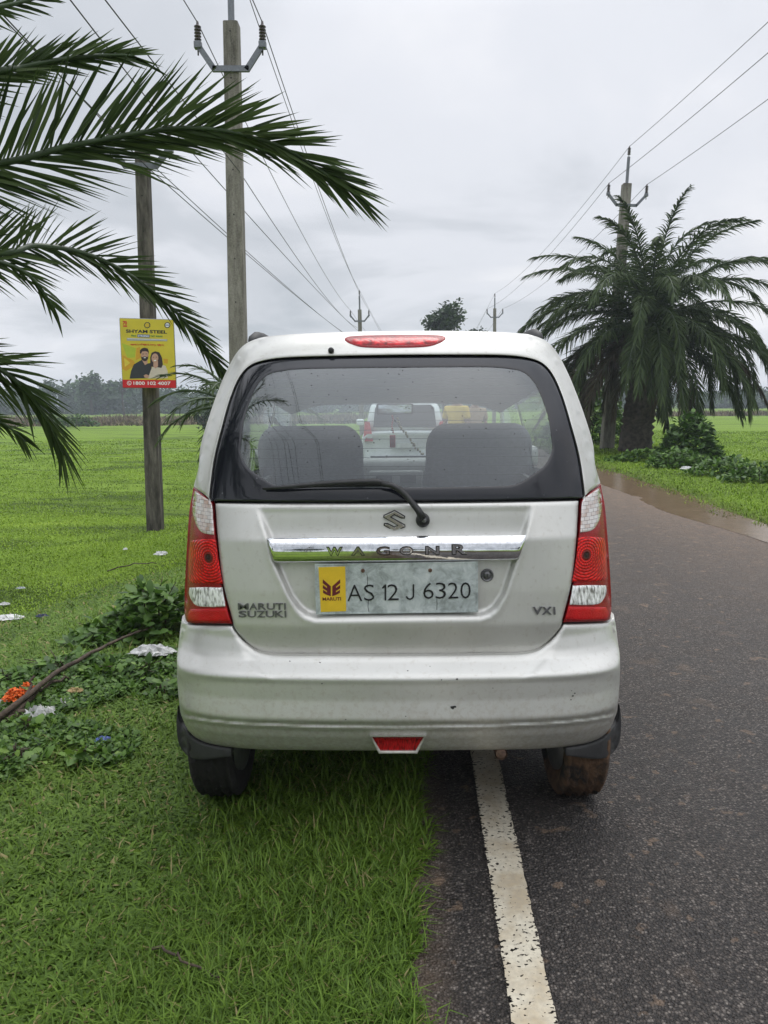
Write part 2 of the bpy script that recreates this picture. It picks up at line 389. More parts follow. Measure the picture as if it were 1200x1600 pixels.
M['rust'] = simple('rusty_pipe', (0.16, 0.10, 0.07), 0.8, 0.2, 0.5, 60, 0.5)
M['under'] = simple('underbody', (0.02, 0.019, 0.018), 0.9, var=0.5, vs=10)
M['seat'] = simple('seat_cloth', (0.14, 0.14, 0.148), 0.9, var=0.2, vs=60, bmp=0.2, bs_=200)
M['seat_top'] = simple('seat_cloth_light', (0.16, 0.155, 0.16), 0.9, var=0.2, vs=60)
M['headliner'] = simple('headliner', (0.30, 0.29, 0.27), 0.95)
M['trim_in'] = simple('interior_trim', (0.16, 0.16, 0.155), 0.8)
M['dash'] = simple('dashboard', (0.22, 0.22, 0.21), 0.7)
M['white_paint'] = simple('white_paint', (0.74, 0.75, 0.76), 0.3, var=0.05, vs=3, coat=0.6)
M['dark_glass'] = simple('dark_glass', (0.02, 0.022, 0.025), 0.06, var=0.2)
M['red_plain'] = simple('red_plastic', (0.5, 0.01, 0.012), 0.25, coat=0.5)

# ------------------------------------------------------------------ SETTING: ground, road
def asphalt_mat():
    m, nt, bs = mat('asphalt'); p = pos(nt)
    v = N(nt, 'ShaderNodeTexVoronoi', i_Scale=125.0, feature='F1'); nt.links.new(p, v.inputs['Vector'])
    v2 = N(nt, 'ShaderNodeTexVoronoi', i_Scale=240.0, feature='F1'); nt.links.new(p, v2.inputs['Vector'])
    big = noise(nt, p, 0.8, 5.0, 0.6); mid = noise(nt, p, 6.0, 5.0, 0.6)
    cell = N(nt, 'ShaderNodeSeparateColor'); nt.links.new(v.outputs['Color'], cell.inputs[0])
    stone = ramp(nt, cell.outputs[0], [(0.0, (0.030, 0.025, 0.022)), (0.5, (0.058, 0.048, 0.042)), (0.82, (0.105, 0.088, 0.076)), (0.97, (0.20, 0.175, 0.155))])
    pit = ramp(nt, v.outputs['Distance'], [(0.25, 1.0), (0.62, 0.32)])
    c = mixcol(nt, 1.0, stone, pit, 'MULTIPLY')
    c = mixcol(nt, 0.8, c, ramp(nt, math_node(nt, 'ADD', math_node(nt, 'MULTIPLY', big, 0.5), math_node(nt, 'MULTIPLY', mid, 0.5)), [(0.35, 0.70), (0.65, 1.45)]), 'MULTIPLY')
    # dry muddy dust along the right edge, blotches elsewhere; far road paler as painted sheen
    s = N(nt, 'ShaderNodeSeparateXYZ'); nt.links.new(p, s.inputs[0])
    ee = math_node(nt, 'SUBTRACT', math_node(nt, 'MULTIPLY', math_node(nt, 'SUBTRACT', s.outputs[0], RX0), cR), math_node(nt, 'MULTIPLY', s.outputs[1], sR))
    redge = N(nt, 'ShaderNodeMapRange'); nt.links.new(ee, redge.inputs[0]); redge.inputs[1].default_value = ROADW-1.7; redge.inputs[2].default_value = ROADW
    ledge = N(nt, 'ShaderNodeMapRange'); nt.links.new(ee, ledge.inputs[0]); ledge.inputs[1].default_value = 0.12; ledge.inputs[2].default_value = -0.03
    fary = N(nt, 'ShaderNodeMapRange'); nt.links.new(s.outputs[1], fary.inputs[0]); fary.inputs[1].default_value = 3.0; fary.inputs[2].default_value = 11.0
    edge = math_node(nt, 'ADD', math_node(nt, 'MULTIPLY', redge.outputs[0], math_node(nt, 'ADD', 0.12, math_node(nt, 'MULTIPLY', fary.outputs[0], 0.5))), math_node(nt, 'MULTIPLY', ledge.outputs[0], 0.55))
    edge = math_node(nt, 'ADD', edge, math_node(nt, 'MULTIPLY', fary.outputs[0], 0.42))  # grazing sheen of the distant road put into the colour
    spot = ramp(nt, noise(nt, p, 3.6, 3.0, 0.5), [(0.63, 0.0), (0.70, 0.35)])
    drip = ramp(nt, noise(nt, p, 13.0, 3.0, 0.5), [(0.645, 0.0), (0.69, 0.85)])
    mud_sheen = math_node(nt, 'MULTIPLY', math_node(nt, 'ADD', math_node(nt, 'ADD', spot, drip), math_node(nt, 'MULTIPLY', edge, 1.3)), ramp(nt, noise(nt, p, 30.0, 5.0, 0.7), [(0.3, 0.25), (0.65, 1.0)]), True)
    c = mixcol(nt, mud_sheen, c, ramp(nt, mid, [(0.3, (0.15, 0.098, 0.062)), (0.7, (0.235, 0.165, 0.112))]))
    nt.links.new(c, bs.inputs['Base Color'])
    nt.links.new(ramp(nt, mid, [(0.3, 0.48), (0.7, 0.72)]), bs.inputs['Roughness'])
    bs.inputs['Specular IOR Level'].default_value = 0.45
    hh = math_node(nt, 'ADD', math_node(nt, 'MULTIPLY', v.outputs['Distance'], -1.0), math_node(nt, 'MULTIPLY', v2.outputs['Distance'], -0.4))
    bump(nt, bs, hh, 0.9, 0.012)
    return m
M['asphalt'] = asphalt_mat()
def line_hole(nt, p, n2):
    s = N(nt, 'ShaderNodeSeparateXYZ'); nt.links.new(p, s.inputs[0])
    ee = math_node(nt, 'SUBTRACT', math_node(nt, 'MULTIPLY', math_node(nt, 'SUBTRACT', s.outputs[0], RX0), cR), math_node(nt, 'MULTIPLY', s.outputs[1], sR))
    d = math_node(nt, 'ABSOLUTE', math_node(nt, 'SUBTRACT', ee, EL_))
    er = N(nt, 'ShaderNodeMapRange'); nt.links.new(d, er.inputs[0]); er.inputs[1].default_value = 0.036; er.inputs[2].default_value = 0.056; er.inputs[3].default_value = 0.0; er.inputs[4].default_value = 0.10
    a = math_node(nt, 'MULTIPLY', noise(nt, pos(nt, stretch=(70, 95, 70)), 1.0, 3.0, 0.5), 0.78)
    b = math_node(nt, 'ADD', a, math_node(nt, 'MULTIPLY', n2, 0.22))
    return ramp(nt, math_node(nt, 'SUBTRACT', b, er.outputs[0]), [(0.395, 0.0), (0.41, 1.0)])
EL_ = float(road_e(_a.x, _a.y))
def line_mat():
    m, nt, bs = mat('worn_white_line'); p = pos(nt)
    n = noise(nt, p, 60.0, 4.0, 0.6); n2 = noise(nt, p, 7.0, 4.0)
    c = mixcol(nt, ramp(nt, n2, [(0.46, 0.0), (0.66, 0.7)]), (0.55, 0.505, 0.40), (0.34, 0.26, 0.155))
    c = mixcol(nt, ramp(nt, n, [(0.4, 0.35), (0.6, 0.0)]), c, (0.30, 0.27, 0.22))
    hole = ramp(nt, math_node(nt, 'ADD', math_node(nt, 'MULTIPLY', noise(nt, pos(nt, stretch=(75, 110, 75)), 1.0, 2.0, 0.4), 0.85), math_node(nt, 'MULTIPLY', n2, 0.15)), [(0.385, 0.0), (0.40, 1.0)]) if False else line_hole(nt, p, n2)
    nt.links.new(c, bs.inputs['Base Color']); nt.links.new(hole, bs.inputs['Alpha']); bs.inputs['Roughness'].default_value = 0.75
    bump(nt, bs, n, 0.5, 0.006)
    return m
M['line'] = line_mat()
def ground_mat():
    m, nt, bs = mat('field_ground'); p = pos(nt)
    n1 = noise(nt, p, 1.1, 6.0, 0.62); n2 = noise(nt, pos(nt, stretch=(0.10, 0.75, 0.3)), 1.0, 6.0, 0.65); n3 = noise(nt, p, 25.0, 4.0, 0.7)
    nb = noise(nt, pos(nt, stretch=(0.02, 0.05, 0.03)), 1.0, 3.0)
    g = ramp(nt, n3, [(0.3, (0.085, 0.14, 0.016)), (0.5, (0.165, 0.265, 0.026)), (0.7, (0.235, 0.35, 0.04))])
    g = mixcol(nt, ramp(nt, n2, [(0.38, 0.85), (0.5, 0.0)]), g, (0.045, 0.075, 0.018))
    g = mixcol(nt, ramp(nt, nb, [(0.45, 0.0), (0.7, 0.6)]), g, (0.19, 0.27, 0.06))
    s = N(nt, 'ShaderNodeSeparateXYZ'); nt.links.new(p, s.inputs[0])
    ee = math_node(nt, 'SUBTRACT', math_node(nt, 'MULTIPLY', math_node(nt, 'SUBTRACT', s.outputs[0], RX0), cR), math_node(nt, 'MULTIPLY', s.outputs[1], sR))
    soil = ramp(nt, n3, [(0.3, (0.030, 0.022, 0.014)), (0.7, (0.09, 0.066, 0.042))])
    near = N(nt, 'ShaderNodeMapRange'); nt.links.new(math_node(nt, 'ABSOLUTE', math_node(nt, 'SUBTRACT', ee, ROADW/2)), near.inputs[0])
    near.inputs[1].default_value = ROADW/2+0.75; near.inputs[2].default_value = ROADW/2+0.1
    k = math_node(nt, 'MAXIMUM', near.outputs[0], ramp(nt, n1, [(0.66, 0.0), (0.75, 0.7)]))
    nt.links.new(mixcol(nt, k, g, soil), bs.inputs['Base Color']); bs.inputs['Roughness'].default_value = 0.95
    bs.inputs['Specular IOR Level'].default_value = 0.15
    bump(nt, bs, math_node(nt, 'ADD', n3, n2), 0.8, 0.08); return m
M['ground'] = ground_mat()
def axis_pts(lo, hi, d0, d1, step, growth):
    a = list(np.arange(d0, d1, step)); x = d1; s = step
    while x < hi: a.append(x); s *= growth; x += s
    a.append(hi); x = d0-step; s = step; b = []
    while x > lo: b.append(x); s *= growth; x -= s
    b.append(lo); return np.array(b[::-1]+a)
xs = axis_pts(-900, 900, -9, 9, 0.14, 1.13); ys = axis_pts(-300, 1300, 0.2, 22, 0.16, 1.13)
XX, YY = np.meshgrid(xs, ys); ZZ = terrain(XX, YY)
nx, ny = len(xs), len(ys)
idx = np.arange(nx*ny).reshape(ny, nx)
q = np.stack([idx[:-1, :-1], idx[:-1, 1:], idx[1:, 1:], idx[1:, :-1]], -1).reshape(-1, 4)
tag(npmesh('ground', np.stack([XX, YY, ZZ], -1).reshape(-1, 3), q, mat=M['ground'], smooth_=True), 'open green field on both sides of the country road', 'ground', kind='structure')
# road sheet with ragged edges
rd = np.concatenate([np.arange(-4, 30, 0.06), np.arange(30, 120, 0.5), np.arange(120, 900, 10.0)])
def ragged(d, s): return 0.035*np.sin(d*2.1+s)+0.022*np.sin(d*5.7+s*2)+0.014*np.sin(d*13.1+s*3)+0.010*np.sin(d*31+s)
nl = np.linspace(0, 1, 9)
rv = []
for d, a, b in zip(rd, ragged(rd, 0.4), ragged(rd, 2.2)*2.2):
    for t in nl:
        e = a*(1-t) + (ROADW+b)*t
        x, y = road_pt(e, d)
        rv.append((x, y, 0.004 + 0.02*math.sin(math.pi*t) - (0.02 if t == 0.0 else 0)))
k = len(nl)
rf = [(i*k+j, i*k+j+1, (i+1)*k+j+1, (i+1)*k+j) for i in range(len(rd)-1) for j in range(k-1)]
tag(mesh('road', rv, rf, M['asphalt'], smooth_=True), 'narrow dark asphalt country road', 'road', kind='structure')
def road_z(e): 
    t = max(0.0, min(1.0, e/ROADW)); return 0.004+0.02*math.sin(math.pi*t)
el_ = road_e(_a.x, _a.y)
ld = np.concatenate([np.arange(-3, 20, 0.03), np.arange(20, 200, 1.0)])
lv = []
for d in ld:
    j1, j2 = 0.0015*math.sin(d*4.1)+random.uniform(-.0022, .0022), 0.0015*math.sin(d*4.7+2)+random.uniform(-.0022, .0022)
    for e in (el_-0.053+j1, el_-0.02, el_+0.02, el_+0.053+j2):
        x, y = road_pt(e, d); lv.append((x, y, road_z(e)+0.006))
lf = [(i*4+j, i*4+j+1, (i+1)*4+j+1, (i+1)*4+j) for i in range(len(ld)-1) for j in range(3)]
tag(mesh('road_marking', lv, lf, M['line']), 'worn cream white edge line painted along the road', 'road marking', kind='structure')
# puddle of muddy water at the right road edge
m, nt_, bs = mat('muddy_water'); nt_.links.new(ramp(nt_, noise(nt_, pos(nt_), 5.0, 3.0), [(0.3, (0.11, 0.075, 0.045)), (0.7, (0.17, 0.12, 0.075))]), bs.inputs['Base Color'])
bs.inputs['Roughness'].default_value = 0.22; bs.inputs['Specular IOR Level'].default_value = 0.22; M['water'] = m
bump(nt_, bs, noise(nt_, pos(nt_), 6.0, 2.0), 0.05, 0.01)
pv = []; dd = np.arange(6.9, 17.5, 0.1)
for d in dd:
    t = (d-6.9)/10.6; wd = 0.40*math.sin(math.pi*min(1, max(0, t)))**0.6
    e0 = ROADW - 0.02 + 0.05*math.sin(d*1.7)
    for e in (e0-wd*1.3, e0+wd*1.0):
        x, y = road_pt(e, d); pv.append((x, y, 0.0125))
pf = [(i*2, i*2+1, i*2+3, i*2+2) for i in range(len(dd)-1)]
tag(mesh('puddle', pv, pf, M['water']), 'long brown rain puddle along the far road edge', 'puddle', kind='structure')

# ------------------------------------------------------------------ THE CAR (car axis = Y, centre plane X = 0)
def plin(pts, sm=0.006):
    a = np.array(pts, float); a = a[a[:, 0].argsort()]
    def f(z):
        z = np.asarray(z, float); r = 0
        for o, wgt in ((-1.0, .25), (0, .5), (1.0, .25)): r = r + wgt*np.interp(z+o*sm, a[:, 0], a[:, 1])
        return r
    return f
bump_prof = plin([(.30, 2.345), (.357, 2.30), (.40, 2.272), (.455, 2.254), (.462, 2.243), (.472, 2.240), (.53, 2.2495), (.585, 2.250), (.598, 2.2465), (.608, 2.254), (.64, 2.299), (.66, 2.312), (.70, 2.325), (.80, 2.33)], 0.005)
gate_prof = plin([(.60, 2.345), (.65, 2.338), (.725, 2.320), (.745, 2.316), (.85, 2.322), (1.012, 2.340), (1.03, 2.348), (1.135, 2.392), (1.20, 2.41)], 0.007)
glass_prof = plin([(1.0, 2.352), (1.135, 2.392), (1.35, 2.455), (1.59, 2.552), (1.7, 2.60)], 0.02)
body_prof = plin([(.30, 2.33), (.60, 2.335), (.745, 2.318), (.85, 2.322), (1.012, 2.340), (1.135, 2.384), (1.35, 2.447), (1.585, 2.542), (1.64, 2.55), (1.72, 2.57)], 0.012)
R_C, N_C = 0.24, 7.0
ZT0, ZT1 = 1.25, 1.692
# half width of the body from the silhouette
sil = [(603, 276), (650, 293), (696, 307), (752, 319.5), (834, 328.5), (918, 333), (940, 334.5), (965, 338.5), (1015, 345), (1030, 346.5), (1064, 345.5), (1113, 341.5), (1150, 338)]
_wz = []
for y, dx in sil:
    Y = 2.5
    for _ in range(6):
        a, b, c = cray(dx, y); t = Y/b; z = H+c*t; Y = float(body_prof(z))+0.17
    _wz.append((z, dx*t*1.012))
_wz.sort()
_wa = np.array(_wz)
_sl = (_wa[-1, 1]-_wa[-4, 1])/(_wa[-1, 0]-_wa[-4, 0])
_wa = np.vstack([[0.1, _wa[0, 1]-0.01], _wa, [2.2, _wa[-1, 1]+_sl*0.8*(2.2-_wa[-1, 0])]])
def W(z): return np.interp(z, _wa[:, 0], _wa[:, 1])
def plan(X, Z):
    u = np.abs(X)/W(Z); v = np.clip((Z-ZT0)/(ZT1-ZT0), 0, 1.2)
    qq = np.minimum(u**N_C + v**5.0, 1.0)
    return 0.042*np.minimum(u, 1.05)**2 + R_C*(1-np.sqrt(np.maximum(1-qq, 0)))
def in_poly(pts, poly):
    x, y = pts[:, 0], pts[:, 1]; r = np.zeros(len(pts), bool); n = len(poly); j = n-1
    for i in range(n):
        xi, yi = poly[i]; xj, yj = poly[j]
        c = ((yi > y) != (yj > y)) & (x < (xj-xi)*(y-yi)/((yj-yi) or 1e-12)+xi); r ^= c; j = i
    return r
def dist_poly(pts, poly, closed=True):
    P_ = np.asarray(poly, float); d = np.full(len(pts), 1e9); n = len(P_)
    for i in range(n if closed else n-1):
        a, b = P_[i], P_[(i+1) % n]; ab = b-a; L = (ab**2).sum() or 1e-12
        t = np.clip(((pts-a)@ab)/L, 0, 1); d = np.minimum(d, np.hypot(*(pts-(a+t[:, None]*ab)).T))
    return d
def catmull(pts, step=6.0, closed=False, corner=38):
    """resample a polyline, rounding gentle bends and keeping sharp corners"""
    p = [np.array(a, float) for a in pts]; n = len(p); out = []
    rng_ = range(n if closed else n-1)
    def ang(i):
        if not closed and i in (0, n-1): return 180
        a = p[i]-p[(i-1) % n]; b = p[(i+1) % n]-p[i]
        return math.degrees(math.acos(np.clip(a@b/(np.linalg.norm(a)*np.linalg.norm(b)+1e-9), -1, 1)))
    sharp = [ang(i) > corner for i in range(n)]
    for i in rng_:
        p1, p2 = p[i], p[(i+1) % n]
        p0 = p[(i-1) % n] if (closed or i > 0) and not sharp[i] else p1
        p3 = p[(i+2) % n] if (closed or i+2 < n) and not sharp[(i+1) % n] else p2
        L = np.linalg.norm(p2-p1); k = max(1, int(round(L/step)))
        for s in range(k):
            t = s/k
            m1 = (p2-p0)*0.5*(1 if not np.array_equal(p0, p1) else 2); m2 = (p3-p1)*0.5*(1 if not np.array_equal(p3, p2) else 2)
            m1 = m1/(np.linalg.norm(m1)+1e-9)*min(np.linalg.norm(m1), L*1.2); m2 = m2/(np.linalg.norm(m2)+1e-9)*min(np.linalg.norm(m2), L*1.2)
            h = (2*t**3-3*t**2+1)*p1+(t**3-2*t**2+t)*m1+(-2*t**3+3*t**2)*p2+(t**3-t**2)*m2
            out.append(h)
    if not closed: out.append(p[-1])
    return [tuple(a) for a in out]
def mirror(half):                       # half outline (dx >= 0) listed top to bottom on one side -> closed outline
    r = [(dx, y) for dx, y in half]; l = [(-dx, y) for dx, y in reversed(half) if abs(dx) > 1e-6]
    return r + l
def sgn_area(p): return 0.5*sum(p[i][0]*p[(i+1) % len(p)][1]-p[(i+1) % len(p)][0]*p[i][1] for i in range(len(p)))
def fill2d(outline, holes, step, insets=(2.0, 5.0)):
    """triangulated 2-D fill with regular inner points; returns pts, tris, boundary loops"""
    loops = [outline]+list(holes); pts = []; edges = []; bl = []
    for lp in loops:
        b = len(pts); k = len(lp); pts += [tuple(a) for a in lp]
        edges += [(b+i, b+(i+1) % k) for i in range(k)]; bl.append(list(range(b, b+k)))
    o = np.array(outline); lo, hi = o.min(0), o.max(0)
    gx, gy = np.meshgrid(np.arange(lo[0]+step*0.5, hi[0], step), np.arange(lo[1]+step*0.5, hi[1], step*0.866))
    gx = gx + (np.arange(gx.shape[0]) % 2)[:, None]*step*0.5
    g = np.stack([gx.ravel(), gy.ravel()], 1)
    def inside(q):
        r = in_poly(q, outline)
        for h in holes: r &= ~in_poly(q, h)
        return r
    g = g[inside(g)]
    dmin = np.full(len(g), 1e9)
    for lp in loops: dmin = np.minimum(dmin, dist_poly(g, lp))
    g = g[dmin > max(step*0.55, (insets[-1] if insets else 0)+step*0.5)]
    extra = []
    for lp in loops:
        a = np.array(lp); k = len(a); t = np.roll(a, -1, 0)-np.roll(a, 1, 0); t /= (np.linalg.norm(t, axis=1)[:, None]+1e-9)
        nrm = np.stack([-t[:, 1], t[:, 0]], 1)
        for ins in insets:
            for sg in (1, -1):
                c = a+nrm*ins*sg; ok = inside(c)
                dd = np.full(len(c), 1e9)
                for l2 in loops: dd = np.minimum(dd, dist_poly(c, l2))
                extra.append(c[ok & (dd > ins*0.85)])
    allp = pts+[tuple(a) for a in np.vstack(extra+[g])] if (len(g) or extra) else pts
    r = geometry.delaunay_2d_cdt([Vector(a) for a in allp], edges, [], 0, 1e-5)
    vv = np.array([tuple(a) for a in r[0]]); tr = np.array([f for f in r[2]])
    cen = vv[tr].mean(1); tr = tr[inside(cen)]
    ar = (vv[tr[:, 1], 0]-vv[tr[:, 0], 0])*(vv[tr[:, 2], 1]-vv[tr[:, 0], 1])-(vv[tr[:, 2], 0]-vv[tr[:, 0], 0])*(vv[tr[:, 1], 1]-vv[tr[:, 0], 1])
    tr = tr[np.abs(ar) > 1e-4]; ar = ar[np.abs(ar) > 1e-4]
    tr[ar < 0] = tr[ar < 0][:, ::-1]
    # boundary edges from the triangles themselves
    return vv, tr
def hit(q, depth):
    """centred pixels (n,2) -> 3-D points on Y = depth(X, Z, px)"""
    dx, y = q[:, 0], q[:, 1]; a, b, c = cray(dx, y)
    lo = np.full(len(q), 2.05); hi = np.full(len(q), 3.3)
    S = np.linspace(2.05, 3.3, 180); first = np.full(len(q), -1)
    for k, s in enumerate(S):
        t = s/b; g = s-depth(a*t, H+c*t, q); m_ = (g >= 0) & (first < 0); first[m_] = k
    first[first < 1] = 1
    lo = S[first-1]; hi = S[first]
    for _ in range(22):
        mid = (lo+hi)/2; t = mid/b; g = mid-depth(a*t, H+c*t, q); up_ = g < 0
        lo = np.where(up_, mid, lo); hi = np.where(up_, hi, mid)
    t = hi/b
    return np.stack([a*t, hi, H+c*t], 1)
def boundary(tr):
    from collections import defaultdict
    cnt = defaultdict(int); 
    for f in tr:
        for i in range(3): cnt[(f[i], f[(i+1) % 3])] += 1
    return [e for e in cnt if (e[1], e[0]) not in cnt]
def panel(name, outline, depth, material, parent, holes=(), step=7.0, thick=0.02, roll=0.0025, rollpx=3.0, insets=(1.5, 4.0), both=False, smooth_=True):
    vv, tr = fill2d(outline, list(holes), step, insets)
    loops = [outline]+list(holes); dmin = np.full(len(vv), 1e9)
    for lp in loops: dmin = np.minimum(dmin, dist_poly(vv, lp))
    p3 = hit(vv, depth)
    rr = np.clip(1-dmin/rollpx, 0, 1)**2*roll
    p3[:, 1] += rr
    tr = tr[:, ::1]
    # pixel y points down, so a positive area in pixels faces away; flip towards -Y
    n_ = len(p3); V = p3.tolist(); Fc = [tuple(f) for f in tr]
    a, b, c = p3[tr[:, 0]], p3[tr[:, 1]], p3[tr[:, 2]]
    ny_ = np.cross(b-a, c-a)[:, 1].sum()
    if ny_ > 0: Fc = [f[::-1] for f in Fc]; tr = tr[:, ::-1]
    bd = boundary(tr); m_ = {}
    for e in bd:
        for i in e:
            if i not in m_:
                m_[i] = len(V); pnt = p3[i]; V.append((pnt[0], pnt[1]+thick, pnt[2]))
    # rim uses duplicated boundary vertices so that shading stays crisp
    d_ = {}
    for i in m_: d_[i] = len(V); V.append(tuple(p3[i]))
    for i, j in bd: Fc.append((d_[j], d_[i], m_[i], m_[j]))
    return mesh(name, V, Fc, material, parent, smooth_)
def shrink(poly, d):
    """move an outline inwards by d pixels"""
    a = np.array(poly); s = 1 if sgn_area(poly) > 0 else -1
    e1 = a-np.roll(a, 1, 0); e2 = np.roll(a, -1, 0)-a
    t = e1/(np.linalg.norm(e1, axis=1)[:, None]+1e-9)+e2/(np.linalg.norm(e2, axis=1)[:, None]+1e-9); t /= (np.linalg.norm(t, axis=1)[:, None]+1e-9)
    nrm = np.stack([-t[:, 1], t[:, 0]], 1)*s
    return [tuple(p) for p in a+nrm*d]

car = empty('parked_car', (0, 2.3, 0), 'silver hatchback parked half on the grass verge, seen square from behind', 'car')

# outlines in centred pixels (dx from the car's centre line, y)
glass_h = [(0, 556.5), (90, 557), (165, 558.5), (202, 562), (227, 570), (244, 588), (259, 621), (272, 665), (284.5, 714), (291.5, 762), (293.5, 782), (150, 784.5), (0, 785)]
glass_o = catmull(mirror(glass_h), 7, True)
clear_h = [(0, 574.5), (140, 575), (177, 578), (201, 584.5), (218, 602), (229, 627), (238, 655), (243, 690), (243.5, 706), (233, 728), (212, 744), (190, 757), (172, 760.5), (0, 762)]
clear_o = catmull(mirror(clear_h), 7, True)
gate_h = [(0, 788), (150, 787.5), (284, 785.5), (281.5, 830), (277, 880), (272, 915), (258, 970), (254.5, 982), (240, 1000), (221, 1015.5), (206, 1020.5), (187, 1022.5), (90, 1023.5), (0, 1024)]
gate_o = catmull(mirror(gate_h), 7, True)
lamp_o = [(319.5, 759), (303, 771), (288.5, 784), (286, 812), (283, 845), (277.5, 892), (272.5, 925), (258.5, 975.5), (290, 975), (324, 974), (332, 971), (335, 960), (334.8, 925), (332, 870), (327, 800), (322.5, 773)]
lamp_c = catmull(lamp_o, 5, True, 30)
arch_out = [(312, 757.8), (308.5, 742), (304, 696), (293, 650), (276, 603), (262, 571), (249, 549), (234, 534.5), (213, 526), (190, 522.5), (140, 519.5), (70, 517.5), (0, 517)]
# silhouette outline a touch outside so that the panel wraps round fully
arch_out = [(d*1.0, y) for d, y in arch_out]
arch_r = [(290.5, 781.5), (301, 770.5), (318.0, 757.6), (310, 727)] + [(307, 696), (293.6, 650), (276.4, 603), (262, 571), (249, 549), (234, 534.5), (213, 526), (190, 522.5), (140, 519.5), (70, 517.6), (0, 517)]
arch_l = [(-d, y) for d, y in reversed(arch_r[:-1])]
inner = [(-294.6, 781.5)] + [(-d, y) for d, y in ((293, 762), (286, 714), (273.5, 665), (260.5, 621), (245.5, 587), (228, 568.4), (202.5, 560), (165, 556.2), (90, 554.8))] + [(0, 554.2)]
inner = catmull(inner, 7, False)
inner_full = inner + [(-d, y) for d, y in reversed(inner[:-1])]
arch_poly = catmull(arch_r + arch_l, 7, False) + inner_full[0:]
def d_body(X, Z, q): return body_prof(Z)+plan(X, Z)
def d_glass(X, Z, q): return glass_prof(Z)+plan(X, Z)+0.002
panel('body_shell', arch_poly, d_body, M['paint'], car, step=7, thick=0.03, roll=0.004)
# small filler of the rear quarter behind the lamps, and the dark aperture behind all gaps
apert = catmull(mirror([(0, 548), (200, 556), (240, 575), (262, 620), (287, 700), (300, 775), (318, 800), (325, 900), (328, 960), (320, 985), (258, 990), (200, 1028), (0, 1030)]), 10, True)
apert_hole = shrink(clear_o, -10)
panel('hatch_frame', apert, lambda X, Z, q: body_prof(Z)+plan(X, Z)+0.045, M['gap'], car, holes=[apert_hole], step=18, thick=0.01, roll=0)

# rear window: black frit border and clear pane
frit_o = shrink(glass_o, 1.5)
rw = panel('rear_window', shrink(clear_o, -2), lambda X, Z, q: d_glass(X, Z, q)+0.003, M['rear_glass'], car, step=12, thick=0.003, roll=0)
panel('window_border', frit_o, d_glass, M['frit'], car, holes=[clear_o], step=9, thick=0.004, roll=0.002)
df = MB()
for y in (592, 605, 618.5, 631.5, 644.5, 658, 672, 686, 700.5, 715, 729, 743):
    xs_ = np.array([p[0] for p in clear_o]); ys_ = np.array([p[1] for p in clear_o])
    m_ = (xs_ > 0) & (np.abs(ys_-y) < 9); xm = xs_[m_].min()-3 if m_.any() else 200
    qx = np.linspace(-xm, xm, 40); qq = np.stack([qx, np.full(40, y)], 1)
    p3 = hit(qq, lambda X, Z, q: d_glass(X, Z, q)+0.008)
    hw = 0.00075
    v = [(a, b, c-hw) for a, b, c in p3]+[(a, b, c+hw) for a, b, c in p3]
    df.add(v, [(i, i+1, 41+i, 40+i) for i in range(39)])
df.build('defroster_lines', M['ink'], rw)

# tailgate lower panel with recessed plate bay
rec = [(-222, 789), (-204, 838), (-196, 876), (-170, 934), (-158, 955), (-146, 966), (-128, 972), (131, 970), (146, 965), (158, 955), (171, 930), (203, 836), (217, 789)]
rec_p = [tuple(p) for p in rec]
def d_gate(X, Z, q):
    ins = in_poly(q, rec_p); d = dist_poly(q, rec_p, False)
    fade = smooth(788, 842, q[:, 1])
    ramp_px = 10.0 + 7.0*smooth(925, 960, q[:, 1])
    dep = np.where(ins, smooth(0, 1, d/ramp_px), 0.0)*(0.006*smooth(787, 802, q[:, 1])+0.020*fade)
    rim = np.where(~ins, np.exp(-(d/5.0)**2), 0)*(-0.0015)
    # soft dent of the lower flank
    return gate_prof(Z)+plan(X, Z)+dep+rim*smooth(788, 830, q[:, 1])
gate = panel('tailgate', gate_o, d_gate, M['paint'], car, step=3.4, thick=0.03, roll=0.006, rollpx=4)

# bumper
seam = [(0, 1135), (120, 1134), (250, 1128.5), (300, 1123.5), (341, 1116.5)]
bump_h = [(0, 1026.5), (90, 1026), (187, 1025), (207, 1022.5), (223, 1017.5), (242, 1002), (256.5, 984), (260, 978), (292, 977.5), (326, 976.5), (334, 974), (337.5, 962), (340, 975), (344.5, 1010), (346.8, 1030), (346.5, 1064), (342, 1113), (338, 1124), (331, 1140), (318, 1153), (296, 1162.5), (255, 1169), (200, 1172.5), (60, 1174), (48, 1174), (0, 1174)]
bump_o = catmull(mirror(bump_h), 7, True)
fog_hole = [(-43.5, 1150), (43.5, 1150), (29, 1176.5), (-29, 1176.5)]
def d_bump(X, Z, q):
    # seam groove between the upper skin and the lower valance
    sy = np.interp(np.abs(q[:, 0]), [a for a, b in seam], [b for a, b in seam])
    groove = 0.007*np.exp(-((q[:, 1]-sy+1.0)/1.2)**2) - 0.004*np.exp(-((q[:, 1]-sy-3.2)/2.0)**2)
    low = 0.007*smooth(2, 9, q[:, 1]-sy)
    # corner bulge beside the tailgate
    edge = np.interp(q[:, 1], [976, 1000, 1030, 1050, 1062], [254, 244, 232, 214, 190])
    crn = -0.006*smooth(-8, 10, np.abs(q[:, 0])-edge)*smooth(1068, 1048, q[:, 1])
    crn += 0.010*np.exp(-((np.abs(q[:, 0])-45)/9.0)**2)*smooth(1140, 1160, q[:, 1])*0
    return bump_prof(Z)+plan(X, Z)+groove+low+crn
bumper = panel('bumper', bump_o, d_bump, M['paint'], car, step=3.2, thick=0.04, roll=0.006, rollpx=4)
